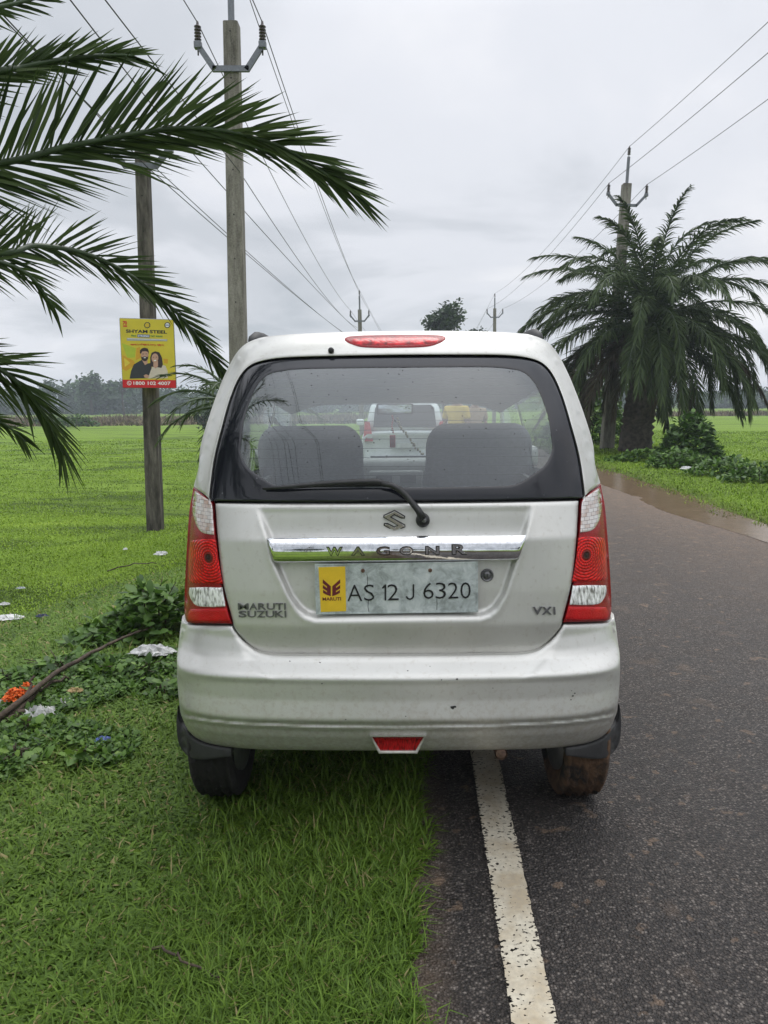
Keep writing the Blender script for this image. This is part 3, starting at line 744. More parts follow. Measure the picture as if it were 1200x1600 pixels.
# fog lamp with silver surround
fo = catmull([(-44.5, 1150), (44.5, 1150), (30, 1178.5), (-30, 1178.5)], 4, True, 30)
fi = catmull([(-41, 1152.2), (41, 1152.2), (27.5, 1174.5), (-27.5, 1174.5)], 4, True, 30)
panel('fog_lamp_surround', fo, lambda X, Z, q: bump_prof(np.maximum(Z, .39))+plan(X, Z)-0.006, M['paint'], bumper, holes=[fi], step=3, thick=0.06, roll=0.003, rollpx=2, insets=(1.2,))
panel('fog_lamp', fi, lambda X, Z, q: bump_prof(np.maximum(Z, .39))+plan(X, Z)+0.004, M['fog'], car, step=4, thick=0.02, roll=0)
# wheel-arch lining showing under both bumper corners
def flap(sg):
    hp = [(345.5, 1104), (343.5, 1124), (333, 1142), (320, 1155), (298, 1164.5), (262, 1170.5), (262, 1182), (300, 1187), (322, 1186), (336, 1176), (345, 1160), (348, 1130)]
    o = catmull([(sg*a, b) for a, b in hp], 5, True)
    panel('wheel_arch_lining', o, lambda X, Z, q: bump_prof(np.clip(Z, .36, .6))+plan(X*0.985, Z)+0.03, M['grey_plastic'], car, step=6, thick=0.05, roll=0.004)
flap(1); flap(-1)

# tail lamps
def lamp(sg):
    S_ = lambda p: [(sg*a, b) for a, b in p]
    dl = lambda X, Z, q: body_prof(Z)+plan(X, Z)-0.002
    t = panel('tail_light', S_(shrink(lamp_c, 1.2)), dl, M['lamp_body'], car, step=3, thick=0.04, roll=0.006, rollpx=5)
    d2 = lambda X, Z, q: dl(X, Z, q)-0.004
    sub = {
     'indicator_lens': ([(316.5, 765.5), (302, 775), (290.5, 785.5), (288, 812), (286.5, 834), (297, 833), (307, 829), (315, 817), (320, 797), (319.5, 778)], M['cells']),
     'reversing_lens': ([(326, 917), (300, 916.5), (274.5, 917.5), (269.5, 946.5), (292, 947.5), (314, 945.5), (322, 938), (326.5, 927)], M['lens_clear']),
     'lower_reflector': ([(325, 951), (290, 950), (267.5, 950), (262, 969), (290, 970.5), (322, 969.5), (328, 967), (329.5, 959)], M['lamp_lower'])}
    c3 = hit(np.array([[sg*295.0, 869.0]]), dl)[0]
    sub['brake_lens'] = ([(321, 843), (300, 841), (284, 842), (279, 880), (273.5, 911), (300, 910.5), (322, 909.5), (327, 902), (327, 870), (324.5, 847)],
        lens_mat('lens_rings', (0.88, 0.014, 0.012), (0.20, 0.003, 0.004), rings=(float(c3[0]), 0, float(c3[2]))))
    for k_, (o, mm) in sub.items():
        panel(k_, S_(catmull(o, 3, True, 45)), d2, mm, t, step=3, thick=0.006, roll=0.003, rollpx=2.5, insets=(1.2,))
lamp(1); lamp(-1)

# actual photo pixel -> centred pixel
def D(px, py):
    d = ray(px, py); # express in the roll-free, yaw-free frame
    X, Yd, Zd = d.x, d.y, d.z
    v_up = Yd*sT + Zd*cT; v_f = Yd*cT - Zd*sT
    return (X/v_f*F, 800.0-v_up/v_f*F)
def DL(pts): return [D(*p) for p in pts]
# chrome strip above the plate
def d_strip(X, Z, q):
    ymid = 858.5; k_ = np.clip((q[:, 1]-ymid)/21.0, -1, 1)
    return gate_prof(np.full_like(Z, 0.98))+plan(X, Z)*0.9+0.004-0.020*np.sqrt(np.maximum(1-k_*k_*0.92, 0))-0.006*k_
st = catmull(DL([(416.5, 841.5), (520, 840), (620, 838.5), (720, 837), (822, 836.5), (821, 843), (811, 872), (806, 875), (720, 876.5), (620, 878), (520, 879.5), (432, 880), (427, 877)]), 5, True, 40)
strip = panel('chrome_strip', st, d_strip, M['chrome'], gate, step=4.5, thick=0.03, roll=0.004, rollpx=3)

# raised lettering and emblem helpers
def text_geo(s, bold=0.0, depth=0.3, spacing=1.0):
    cu = bpy.data.curves.new('t', 'FONT'); cu.body = s; cu.size = 1.0; cu.extrude = depth; cu.offset = bold; cu.space_character = spacing; cu.resolution_u = 3
    ob = bpy.data.objects.new('t', cu); me = bpy.data.meshes.new_from_object(ob)
    v = np.array([tuple(a.co) for a in me.vertices]); f = [tuple(p.vertices) for p in me.polygons]
    bpy.data.objects.remove(ob); bpy.data.curves.remove(cu); bpy.data.meshes.remove(me)
    return v, f
def on_frame(v, o, ex, ey, en):
    return [Vector(o)+ex*a+ey*b+en*c for a, b, c in v]
def letters_at(mb, s, bl, br, hpx, Y, depth=0.004, bold=0.0, spacing=1.0, slant=0.0):
    """text whose baseline runs from photo pixel bl to br, hpx pixels tall, on the plane of depth Y"""
    A, B = P(*bl, Y), P(*br, Y); ex = (B-A); L = ex.length; ex = ex.normalized()
    up_ = (P(bl[0], bl[1]-hpx, Y)-A); hh = up_.length; ey = (up_-ex*up_.dot(ex)).normalized(); en = ex.cross(ey)
    v, f = text_geo(s, bold, 0.5, spacing); lo, hi = v.min(0), v.max(0)
    v = v.copy(); v[:, 0] = (v[:, 0]-lo[0])/(hi[0]-lo[0])*L; v[:, 1] = (v[:, 1]-lo[1])/(hi[1]-lo[1])*hh; v[:, 0] += slant*v[:, 1]
    v[:, 2] = v[:, 2]*2*depth/2
    mb.add(on_frame(v, A, ex, ey, en), f)
def prism_px(mb, pts, Y, depth=0.004, bevel=0):
    a = [P(x, y, Y) for x, y in pts]; n = len(a)
    if sgn_area(pts) < 0: a = a[::-1]
    fr = [v+Vector((0, -depth, 0)) for v in a]
    if bevel:
        p2 = shrink([(v.x, v.z) for v in a], bevel); fr = [Vector((q_[0], v.y, q_[1])) for q_, v in zip(p2, fr)]
    r = geometry.tessellate_polygon([[Vector((v.x, v.z, 0)) for v in fr]])
    f = []
    for t in r:
        (i, j, k_) = t; nrm = (fr[j]-fr[i]).cross(fr[k_]-fr[i]); f.append((i, j, k_) if nrm.y < 0 else (k_, j, i))
    f += [((i+1) % n, i, n+i, n+(i+1) % n) for i in range(n)]
    mb.add(fr+a, f)
def gateY(px, py, fn=None):
    return float(hit(np.array([D(px, py)]), fn or d_gate)[0][1])
sy = gateY(620, 858, d_strip)
for ch, cx0, cw in (('W', 522.5, 23), ('A', 559.5, 19), ('G', 598.5, 19), ('O', 635, 19), ('N', 675.5, 20), ('R', 718, 22)):
    hh = 14 if ch == 'R' else 11.5
    yb = 867-(cx0-520)*0.008; yq = gateY(cx0, 864, d_strip)
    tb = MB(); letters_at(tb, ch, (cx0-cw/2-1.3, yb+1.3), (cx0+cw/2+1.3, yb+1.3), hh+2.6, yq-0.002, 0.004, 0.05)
    lt = tb.build('letter_backing', M['under'], strip)  # bolder dark copy behind the letter, gives it a dark outline
    tx = MB(); letters_at(tx, ch, (cx0-cw/2, yb), (cx0+cw/2, yb), hh, yq-0.0045, 0.006, 0.012); tx.build('letter', M['chrome'], strip)
for txt, x0, yb in (('MARUTI', 371.5, 952.3), ('SUZUKI', 372.5, 964.3)):
    n_ = len(txt)
    wd_ = [17, 13, 13, 13, 12.5, 5.5] if txt == 'MARUTI' else [12.5, 13, 12.5, 13, 13, 5.5]
    xx_ = x0; sc2 = 77.5/(sum(wd_))
    ymm = min(gateY(x0, yb-5), gateY(x0+78, yb-5), gateY(x0+40, yb-5))
    for c_, w2 in zip(txt, wd_):
        yq = gateY(xx_+w2*sc2/2, yb-5)
        if c_ == 'I': xx_ += 0.5; w2 = 3.2
        bb = MB(); letters_at(bb, c_, (xx_+.5, yb), (xx_+w2*sc2-.5, yb), 10, yq-0.0015, 0.008, 0.012); bb.build('badge_letter', M['chrome_dark'], gate); xx_ += w2*sc2
for c_, x0, x1 in (('V', 832, 847), ('X', 846.5, 862), ('i', 865, 868)):
    bb = MB(); letters_at(bb, c_, (x0, 960), (x1, 959.8), 12, gateY((x0+x1)/2, 954)-0.0015, 0.008, 0.03); bb.build('badge_letter', M['chrome_dark'], gate)
# S shaped emblem
em = MB(); ey_ = gateY(616, 813)-0.002
prism_px(em, [(616.5, 797.5), (632.5, 806.5), (632, 809.5), (627, 809.2), (616, 803.8), (610.5, 807.5), (632.5, 820), (633, 823), (616, 829.5), (600, 820.5), (600.5, 817.5), (605.5, 817.8), (616, 823), (621.5, 820.5), (599.5, 808), (600, 805)], ey_, 0.009, 0.0028)
em.build('emblem', simple('satin_chrome', (.80, .80, .80), .16, .95), gate)
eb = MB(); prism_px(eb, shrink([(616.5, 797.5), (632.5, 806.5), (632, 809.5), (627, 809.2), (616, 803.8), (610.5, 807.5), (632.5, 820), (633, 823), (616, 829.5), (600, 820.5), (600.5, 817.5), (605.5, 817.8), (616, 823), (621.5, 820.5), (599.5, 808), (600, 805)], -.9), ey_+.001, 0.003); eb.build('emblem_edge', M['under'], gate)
# lock
lk = MB(); c0 = P(761, 898.5, gateY(761, 898.5)); lk.lathe(c0+Vector((0, 0.01, 0)), (0, -1, 0), [(.0205, 0), (.0205, .014), (.018, .017), (.0165, .017), (.0155, .012), (.011, .012), (.010, .016), (.003, .016)], 24)
lk.build('lock', M['chrome_dark'], gate, True)
MB().box(c0+Vector((0, -0.0065, 0)), (.0025, .002, .010)).build('keyhole', M['ink'], gate)
# wiper: pivot, arm and blade
wp = MB()
pv_ = P(660.5, 812, gateY(660.5, 812))
wp.lathe(pv_+Vector((0, .01, 0)), (0, -1, -.05), [(.022, 0), (.022, .022), (.019, .034), (.012, .038)], 18)
def hit_px(pts, off, fn): 
    q = np.array([D(*p) for p in pts]); r = hit(q, fn); return [Vector((a, b-off, c)) for a, b, c in r]
def gl_or_gate(X, Z, q): return np.where(Z > 1.132, glass_prof(Z), gate_prof(Z))+plan(X, Z)
armp = hit_px([(660.5, 808), (653, 795), (643, 783), (634, 772), (624, 763), (612, 757), (596, 754.5)], 0.030, gl_or_gate)
wp.tube(armp, [.013, .011, .010, .0105, .0105, .010, .006], 8)
arm = wp.build('wiper_arm', M['black_plastic'], car, True)
wb = MB()
bl_ = hit_px([(412, 762.5), (440, 760.5), (480, 757), (520, 754), (560, 752), (590, 751.5), (612, 756)], 0.020, gl_or_gate)
wb.tube(bl_, [.003, .006, .0075, .009, .010, .010, .006], 7)
bl2 = hit_px([(414, 763.5), (480, 760), (540, 757), (600, 757)], 0.010, gl_or_gate); wb.tube(bl2, .004, 5)
wb.build('wiper_blade', M['black_plastic'], arm, True)
MB().ball(pv_+Vector((.003, -.032, .003)), (.008, .006, .008)).build('pivot_nut', M['chrome_dark'], arm, True)

# number plate (weathered aluminium sheet) with sticker, characters, bolts and border
pl_c = [(492, 881), (746.5, 877), (747, 956), (494, 959.5)]
pY = gateY(620, 915)-0.017
def plate_pt(u, v):      # u, v in 0..1
    tl, tr_, br, bl0 = [P(x, y, pY) for x, y in pl_c]
    return (tl*(1-u)+tr_*u)*(1-v)+(bl0*(1-u)+br*u)*v
pm = MB()
def slab(mb, quad, d, off=0):
    a = [Vector(p)+Vector((0, -off-d, 0)) for p in quad]; b = [Vector(p)+Vector((0, -off, 0)) for p in quad]
    mb.add(a+b, [(3, 2, 1, 0), (0, 1, 5, 4), (1, 2, 6, 5), (2, 3, 7, 6), (3, 0, 4, 7)])
slab(pm, [plate_pt(0, 0), plate_pt(1, 0), plate_pt(1, 1), plate_pt(0, 1)], 0.003)
bd_ = 0.008
for q4 in (((0, 0), (1, 0), (1, .025), (0, .025)), ((0, .975), (1, .975), (1, 1), (0, 1)), ((0, .025), (bd_, .025), (bd_, .975), (0, .975)), ((1-bd_, .025), (1, .025), (1, .975), (1-bd_, .975))):
    slab(pm, [plate_pt(*a) for a in q4], 0.0015, 0.003)
plate = pm.build('number_plate', M['plate'], car)
st_ = MB(); slab(st_, [plate_pt(a, b) for a, b in ((.022, .065), (.187, .055), (.187, .945), (.030, .955))], 0.0007, 0.003); st_.build('plate_sticker', M['yellow_sticker'], plate)
lg = MB(); ly = pY-0.0038
# stylised winged mark: two mirrored stepped wings
for sg in (1, -1):
    cx0 = 518.0
    q = lambda pts: [(cx0+sg*a, b) for a, b in pts]
    prism_px(lg, q([(1.2, 916), (13.5, 905), (13.7, 911), (7, 916.2), (7, 918.8), (13.5, 914), (13.7, 919), (7, 923.3), (7, 925.6), (13.2, 921.6), (13.2, 926.2), (8, 929), (1.2, 931.5)]), ly, 0.0008)
letters_at(lg, 'MARUTI', (504, 938.6), (533, 938.2), 5.2, ly, 0.0008, 0.02); lg.build('sticker_print', M['maroon'], plate)
cY = pY-0.004
def thick_text(s, x0, x1, yb, h):
    ch = MB(); letters_at(ch, s, (x0, yb), (x1, yb-0.012*(x1-x0)), h, cY, 0.0022, -0.012); ch.build('plate_character', M['ink'], plate)
thick_text('A', 543, 566, 939, 25); thick_text('S', 569, 585, 938.5, 25)
o1_ = MB(); prism_px(o1_, [(603.4, 938), (600.9, 938), (600.9, 917.5), (597.8, 920), (596.8, 918), (601.4, 913.2), (603.4, 913.2)], cY, 0.0011); o1_.build('plate_character', M['ink'], plate); thick_text('2', 605.5, 623, 938, 25)
jm = MB(); th_ = np.linspace(0, math.radians(165), 12)
prism_px(jm, [(647.2, 912.8), (647.2, 930)]+[(640.4+6.8*math.cos(a), 930+7.2*math.sin(a)) for a in th_[1:]]+[(640.4+4.4*math.cos(a), 930+4.8*math.sin(a)) for a in th_[::-1]]+[(644.8, 912.8)], cY, 0.0011); jm.build('plate_character', M['ink'], plate); 
for i, c_ in enumerate('6320'): thick_text(c_, 661.5+i*19.3, 677.5+i*19.3, 935.6-i*.2, 25)
for x, y in ((567, 891.5), (672, 891)):
    bt = MB(); bt.lathe(P(x, y, pY-0.003), (0, -1, 0), [(.0062, 0), (.0062, .003), (.0035, .004), (.0035, .0015)], 12)
    bt.build('plate_bolt', M['rust'], plate)
for a in ([(573, 897), (574.5, 903), (574, 918)], [(575.5, 938), (575, 948), (576.5, 956)], [(682.5, 935), (683, 944), (682.5, 953)]):
    MB().tube([P(x, y, pY-0.003) for x, y in a], 0.0008, 4).build('plate_crease', M['under'], plate)

# high-level brake lamp and washer nozzle
bh = [(0, 523), (50, 523.5), (74, 525), (79.5, 528), (79, 531.5), (70, 537), (54, 542), (30, 543.8), (0, 544)]
bo = catmull(mirror(bh), 4, True, 60)
def d_bl(X, Z, q): return body_prof(Z)+plan(X, Z)-0.004
hb = panel('high_brake_light', bo, d_bl, M['lamp_body'], car, step=4, thick=0.03, roll=0.005, rollpx=3)
bi = catmull(mirror([(0, 528), (50, 528), (66, 529.5), (68, 532), (62, 536.5), (45, 538.5), (0, 539)]), 4, True, 60)
bl3 = panel('brake_lens', bi, lambda X, Z, q: d_bl(X, Z, q)-0.002, M['brake'], hb, step=3.5, thick=0.006, roll=0.002, rollpx=2, insets=(1.2,))
nz = MB(); p0 = P(517.5, 548, gateY(517.5, 548, d_body)); nz.lathe(p0, (0, -1, .1), [(.010, -.01), (.010, .010), (.0075, .016), (.003, .017)], 12); nz.build('washer_nozzle', M['black_plastic'], car, True)

# ---- body sides, roof, front (seen only from a step to the side, and through the glass)
def edgeY(z): 
    return float(body_prof(z)) + 0.042 + R_C if z > .66 else float(bump_prof(z))+0.042+R_C
_sec = []
for dx, y in arch_out[::-1]:
    if y > 610: continue
    Y = 2.8
    for _ in range(4):
        a, b, c = cray(dx, y); t = Y/b; Y = float(body_prof(H+c*t))+0.235
    _sec.append((dx*t*0.993, H+c*t-0.003))
_sec = np.array(_sec)                              # x from 0 outwards, z falling
def roofZ(x): return np.interp(np.abs(x), _sec[:, 0], _sec[:, 1])
_zz = np.concatenate([_wa[_wa[:, 0] < _sec[-1, 1]-.01, 0], _sec[::-1, 1]]); _xx = np.concatenate([_wa[_wa[:, 0] < _sec[-1, 1]-.01, 1]*0.992, _sec[::-1, 0]])
def sideX(Y, Z):
    fr = 1 - 0.16*smooth(4.6, 6.1, Y)**1.5
    return np.interp(np.asarray(Z, float), _zz, _xx)*fr
zs_ = list(np.linspace(.56, 1.60, 30))
arc = lambda yc, a0, a1, r=.335, n=18: [(yc+r*math.cos(math.radians(a)), .285+r*math.sin(math.radians(a))) for a in np.linspace(a0, a1, n)]
RW_Y, FW_Y = 2.72, 5.12
poly = [(edgeY(z), z) for z in zs_[::-1]]
poly += [p for p in arc(RW_Y, 118, 8) if p[0] > edgeY(.56)+.01] + [(3.06, .25)] + [(y, .22) for y in np.linspace(3.2, 4.7, 8)] + arc(FW_Y, 172, 8)
poly += [(5.62, .30), (5.78, .40), (5.82, .60), (5.78, .86), (5.55, .94), (5.28, 1.00), (5.20, 1.06), (4.95, 1.25), (4.70, 1.44), (4.46, 1.585), (4.42, 1.60)] + [(y, 1.60) for y in np.linspace(4.2, edgeY(1.60)+.1, 10)]
wins = [[(2.95, 1.16), (3.18, 1.14), (3.20, 1.45), (3.02, 1.43)], [(3.27, 1.13), (3.98, 1.11), (3.98, 1.455), (3.27, 1.45)], [(4.07, 1.11), (4.92, 1.10), (4.75, 1.28), (4.56, 1.44), (4.46, 1.455), (4.07, 1.455)]]
wins = [catmull(w_, .05, True, 20) for w_ in wins]
for sg in (1, -1):
    vv, tr = fill2d(poly, wins, 0.06, ())
    V = [(sg*float(sideX(a, b))*(1-.03*float(smooth(edgeY(b)+.45, edgeY(b)+.02, a))), a, b) for a, b in vv]
    mesh('side_panel', V, [tuple(f) if sg < 0 else tuple(f[::-1]) for f in tr], M['paint'], car, True)
    for w_ in wins:
        v2, t2 = fill2d(shrink(w_, -.006), [], .12, ())
        mesh('side_window', [(sg*(float(sideX(a, b))-.008), a, b) for a, b in v2], [tuple(f) for f in t2], M['side_glass'], car, True)
    for y0 in (3.235, 4.025): MB().tube([(sg*(float(sideX(y0, z))+.001), y0, z) for z in np.linspace(.28, 1.56, 14)], .004, 4).build('door_seam', M['gap'], car)
    for y0 in (3.34, 4.14): MB().tube([(sg*(float(sideX(y, .98))+.022), y, .98) for y in (y0, y0+.04, y0+.16, y0+.2)], [.006, .012, .012, .006], 6).build('door_handle', M['paint'], car, True)
    mr = MB(); mr.box((sg*.80, 4.88, 1.10), (.19, .10, .13), bev=.03); mr.build('side_mirror', M['paint'], car, True)
    rl = MB(); rl.tube([(sg*.525, y, z) for y, z in ((2.86, 1.655), (2.90, 1.672), (2.97, 1.686), (3.1, 1.694), (4.1, 1.69), (4.25, 1.66))], [.012, .020, .022, .020, .018, .012], 10)
    rl.build('roof_rail', M['grey_plastic'], car, True)
# roof
xr = float(sideX(3.0, 1.60)); tx_ = np.concatenate([[-1], -np.linspace(.995, .5, 14), np.linspace(-.4, .4, 5), np.linspace(.5, .995, 14), [1]])*xr
rows_ = [[(x, max(edgeY(min(1.62, float(roofZ(x))))-.10, 2.72)+dy, float(roofZ(x*1.03))-dz) for x in tx_*.97] for dy, dz in ((.02, .05), (.10, .022), (.18, .012))]
rows_ += [[(x, Y, float(roofZ(x))) for x in tx_] for Y in np.linspace(3.2, 4.42, 12)]
k = len(tx_); mesh('roof', [p for r in rows_ for p in r], [(i*k+j, i*k+j+1, (i+1)*k+j+1, (i+1)*k+j) for i in range(len(rows_)-1) for j in range(k-1)], M['paint'], car, True)
# windscreen, bonnet, nose
def sheet(name, rows, mat_, parent, sm=True):
    k = len(rows[0]); return mesh(name, [p for r in rows for p in r], [(i*k+j, i*k+j+1, (i+1)*k+j+1, (i+1)*k+j) for i in range(len(rows)-1) for j in range(k-1)], mat_, parent, sm)
xs9 = np.linspace(-1, 1, 13)
def row(hw, Y, z, bow): return [(hw*x, Y+bow*(1-x*x), z) for x in xs9]
sheet('windscreen', [row(.60, 4.44, 1.60, .06), row(.64, 4.72, 1.41, .09), row(.675, 5.0, 1.20, .11), row(.70, 5.18, 1.05, .13)], M['side_glass'], car)
sheet('bonnet', [row(.70, 5.22, 1.035, .08), row(.69, 5.45, .99, .10), row(.67, 5.66, .92, .12), row(.65, 5.78, .84, .12)], M['paint'], car)
sheet('front_bumper', [row(.65, 5.785, .835, .12), row(.67, 5.82, .60, .10), row(.66, 5.80, .40, .08), row(.62, 5.70, .25, .06)], M['paint'], car)
# floor, inner trim, headliner
fp = MB(); fp.box((0, 4.15, .30), (1.30, 2.5, .10)); fp.box((0, 2.62, .48), (1.10, .42, .25)); fp.build('floor_pan', M['under'], car)  # rear box added to darken the space under the bumper
it = MB()
for sg in (1, -1): it.box((sg*.655, 3.95, .70), (.02, 2.3, .74)); it.box((sg*.58, 2.80, .80), (.16, .36, .56), bev=.03)
it.build('door_trim', M['trim_in'], car)
hl = MB()
V = []; ysl = np.linspace(2.86, 4.47, 8)
for Y in ysl: V += [(x*(.53+.07*min(1, (Y-2.86)/.5)), Y, 1.60-.16*(Y-2.72)/1.7-.06*abs(x)**6) for x in np.linspace(-1, 1, 15)]
hl.add(V, [(i*15+j, i*15+j+1, (i+1)*15+j+1, (i+1)*15+j) for i in range(7) for j in range(14)]); hl.build('headliner', M['headliner'], car, True)
# seats
def seat_back(name, cx, Y, wdt, z0, z1, th_, shoulder, headw, parent, rake=.12, headfrac=.74):
    rows = []
    ring = 24
    zz = np.concatenate([np.linspace(0, .84, 12), [.87, .9, .92, .94, .96, .975, .987, .995, 1.0]]); V = []; nr_ = len(zz)
    for t in zz:
        hw = wdt/2*(1-.04*t) if t < headfrac-.12 else wdt/2*.96+(headw/2-wdt/2*.96)*smooth(headfrac-.12, headfrac, t)
        capk = math.sqrt(max(0.02, 1-((t-.84)/.16)**2)) if t > .84 else 1
        hw *= .62+.38*capk if t > .84 else 1
        dpt = th_*(1-.4*t)*(capk if t > .84 else 1)
        for j in range(ring):
            a = 2*math.pi*j/ring; c_, s_ = math.cos(a), math.sin(a)
            V.append((cx+hw*math.copysign(abs(c_)**.4, c_), Y-rake*t+dpt/2*math.copysign(abs(s_)**.6, s_), z0+(z1-z0)*t))
    f = [(i*ring+j, i*ring+(j+1) % ring, (i+1)*ring+(j+1) % ring, (i+1)*ring+j) for i in range(nr_-1) for j in range(ring)]
    f.append(tuple((nr_-1)*ring+j for j in range(ring)))
    return mesh(name, V, f, M['seat'], parent, True)
seat_back('front_seat', -.445, 4.10, .58, .55, 1.325, .16, 0, .55, car)
seat_back('front_seat', .43, 4.10, .60, .55, 1.33, .16, 0, .55, car)
rsb = MB(); rsb.box((0, 3.15, .80), (1.26, .16, .50), bev=.05, m=Matrix.Rotation(rad(-12), 3, 'X')); rsb.box((0, 3.35, .52), (1.24, .5, .16), bev=.05); rsb.build('rear_bench', M['seat'], car, True)
# bits on the load shelf: red cushion edges and pale scraps
bx_ = MB(); bx_.box((.02, 3.02, 1.035), (.34, .1, .05), bev=.015); bx_.box((-.30, 3.0, 1.03), (.2, .1, .04), bev=.015); bx_.build('shelf_cushion', simple('red_cloth', (.30, .06, .05), .9, var=.3), car, True)
# dashboard, steering wheel, mirror with hanging charm
db = MB(); db.box((0, 5.02, .96), (1.30, .30, .24), bev=.05); db.box((0, 4.86, .93), (.34, .06, .17), bev=.015); db.build('dashboard', M['dash'], car, True)
for i, sx in enumerate((-.07, .12)): pass
vt = MB(); vt.box((-.075, 4.826, .965), (.10, .012, .05), bev=.004); vt.box((.075, 4.826, .965), (.10, .012, .05), bev=.004); vt.box((0, 4.826, .89), (.18, .012, .05), bev=.004); vt.build('centre_vents', M['grey_plastic'], car)
sw = MB(); sw.tube([(.42+.185*math.cos(a), 4.70-.06*math.sin(a), 1.01+.175*math.sin(a)) for a in np.linspace(0, 2*math.pi, 33)], .014, 8, False); sw.box((.42, 4.73, 1.0), (.36, .03, .05)); sw.ball((.42, 4.72, 1.0), (.07, .03, .06)); sw.build('steering_wheel', M['grey_plastic'], car, True)
mi = P(617, 639, 4.60); m1 = MB(); m1.box(mi, (.22, .03, .066), bev=.012); m1.build('inner_mirror', M['black_plastic'], car, True)
mg = MB(); mg.box(mi+Vector((0, -.017, 0)), (.196, .003, .05)); mg.build('mirror_glass', M['chrome'], car)
mcm = MB(); a0 = mi+Vector((-.015, -.02, -.03))
for i in range(9): mcm.ball(a0+Vector((.004*math.sin(i), 0, -.012-.012*i)), .006, 6)
mcm.box(a0+Vector((0, 0, -.16)), (.035, .012, .075), bev=.005); mcm.build('mirror_charm', simple('red_charm', (.45, .03, .04), .5), car, True)
gd = MB()
for i in range(26):
    t = i/25; p_ = P(620+40*t**1.2, 655+55*t, 4.58); gd.ball(p_+Vector((random.uniform(-.006, .006), 0, random.uniform(-.006, .006))), .0075, 6)
gd.build('bead_string', simple('beads', (.30, .27, .14), .6, var=.5, vs=120), car, True)
# wheels
def wheel(x, Y, sg):
    e = bpy.data.objects.new('wheel', None); C.objects.link(e); e.parent = car; e.matrix_parent_inverse = Matrix.Translation(-Vector(car.location)); e.location = (0, 0, 0)
    R0, wd = .283, .152
    pr = [(.19, -wd*.40), (.235, -wd*.50), (.262, -wd*.49), (.276, -wd*.42)]
    tp = []
    for k_ in range(9):
        u = -1+2*k_/8; tp.append((R0-.006*abs(u)**3 - (.014 if k_ in (1, 3, 5, 7) else 0), u*wd*.40))
    prof = pr+tp+[(r, -h) for r, h in pr[::-1]]
    n = 90; mb = MB(); v = []
    for r, h in prof:
        for j in range(n):
            a = 2*math.pi*j/n; tr_ = .008*(1 if ((j//1 + int(abs(h)*90)) % 3 == 0) else 0) if r > .265 else 0
            v.append((x+h*1.0, Y+(r-tr_)*math.cos(a), .285+(r-tr_)*math.sin(a)))
    f = [(i*n+j, i*n+(j+1) % n, (i+1)*n+(j+1) % n, (i+1)*n+j) for i in range(len(prof)-1) for j in range(n)]
    mb.add(v, f); 
    o1 = mb.build('tyre', M['tyre'], None, True)
    rm = MB(); rm.lathe((x-sg*.05, Y, .285), (sg, 0, 0), [(.19, -.02), (.19, .10), (.175, .115), (.15, .085), (.07, .095), (.04, .11)], 28)
    o2 = rm.build('rim', M['rim'], None, True)
    for o in (o1, o2):
        o.parent = e; o.matrix_parent_inverse = Matrix.Translation(-Vector(car.location)) if False else Matrix.Identity(4)
    return e
for sg in (1, -1):
    for Y in (RW_Y, FW_Y): wheel(sg*.640, Y, sg)
# axle, exhaust, underside
ax = MB(); ax.tube([(-.60, RW_Y, .27), (0, RW_Y-.02, .25), (.60, RW_Y, .27)], .035, 10); ax.build('rear_axle', M['under'], car, True)
ex_ = MB(); e0 = P(783, 1178, 2.34); ex_.tube([e0, e0+Vector((0, .12, .0)), e0+Vector((-.03, .5, .02))], [.021, .021, .021], 14, False); ex_.tube([e0+Vector((0, .001, 0)), e0+Vector((0, .4, 0))], .017, 12)
ex_.build('exhaust_pipe', M['rust'], car, True)
# scuffs on the bumper skin: chipped paint
def chip(px, py, s):
    p3 = hit(np.array([D(px, py)]), d_bump)[0]; n = 9
    v = [(p3[0]+s*math.cos(2*math.pi*j/n)*random.uniform(.5, 1.1), p3[1]-.0012, p3[2]+s*math.sin(2*math.pi*j/n)*random.uniform(.4, .8)) for j in range(n)]
    MB().add(v, [tuple(range(n))]).build('paint_chip', M['under'], bumper)
for a in ((707, 1105, .009), (710, 1104, .006), (895, 1087, .004), (898, 1083, .003), (892, 1093, .003), (893, 1079, .002), (634, 1119, .003), (714, 1061, .004), (503, 1068, .003), (672, 1041, .002), (637, 1048, .003), (770, 1075, .002), (540, 1124, .003), (690, 1062, .003), (453, 1033, .003), (500, 1035, .003)): chip(*a)

# ------------------------------------------------------------------ poles, wires, sign
def concrete_mat():
    m, nt, bs = mat('weathered_concrete'); p = pos(nt)
    n = noise(nt, pos(nt, stretch=(9, 9, 1.6)), 1.0, 6.0, 0.7); n2 = noise(nt, p, 60.0, 4.0)
    c = ramp(nt, math_node(nt, 'ADD', math_node(nt, 'MULTIPLY', n, 0.7), math_node(nt, 'MULTIPLY', n2, 0.3)), [(0.36, (0.075, 0.066, 0.056)), (0.5, (0.19, 0.175, 0.15)), (0.64, (0.30, 0.28, 0.25))])
    nt.links.new(c, bs.inputs['Base Color']); bs.inputs['Roughness'].default_value = 0.92; bump(nt, bs, n2, 0.5, 0.01); return m
M['concrete'] = concrete_mat()
m, nt_, bs = mat('stained_concrete'); p_ = pos(nt_); n_ = noise(nt_, pos(nt_, stretch=(12, 12, 2.0)), 1.0, 6.0, 0.7)
nt_.links.new(ramp(nt_, n_, [(0.36, (0.035, 0.030, 0.026)), (0.5, (0.085, 0.075, 0.064)), (0.66, (0.17, 0.15, 0.13))]), bs.inputs['Base Color']); bs.inputs['Roughness'].default_value = 0.95
bump(nt_, bs, noise(nt_, p_, 50.0, 4.0), 0.6, 0.01); M['concrete_dark'] = m
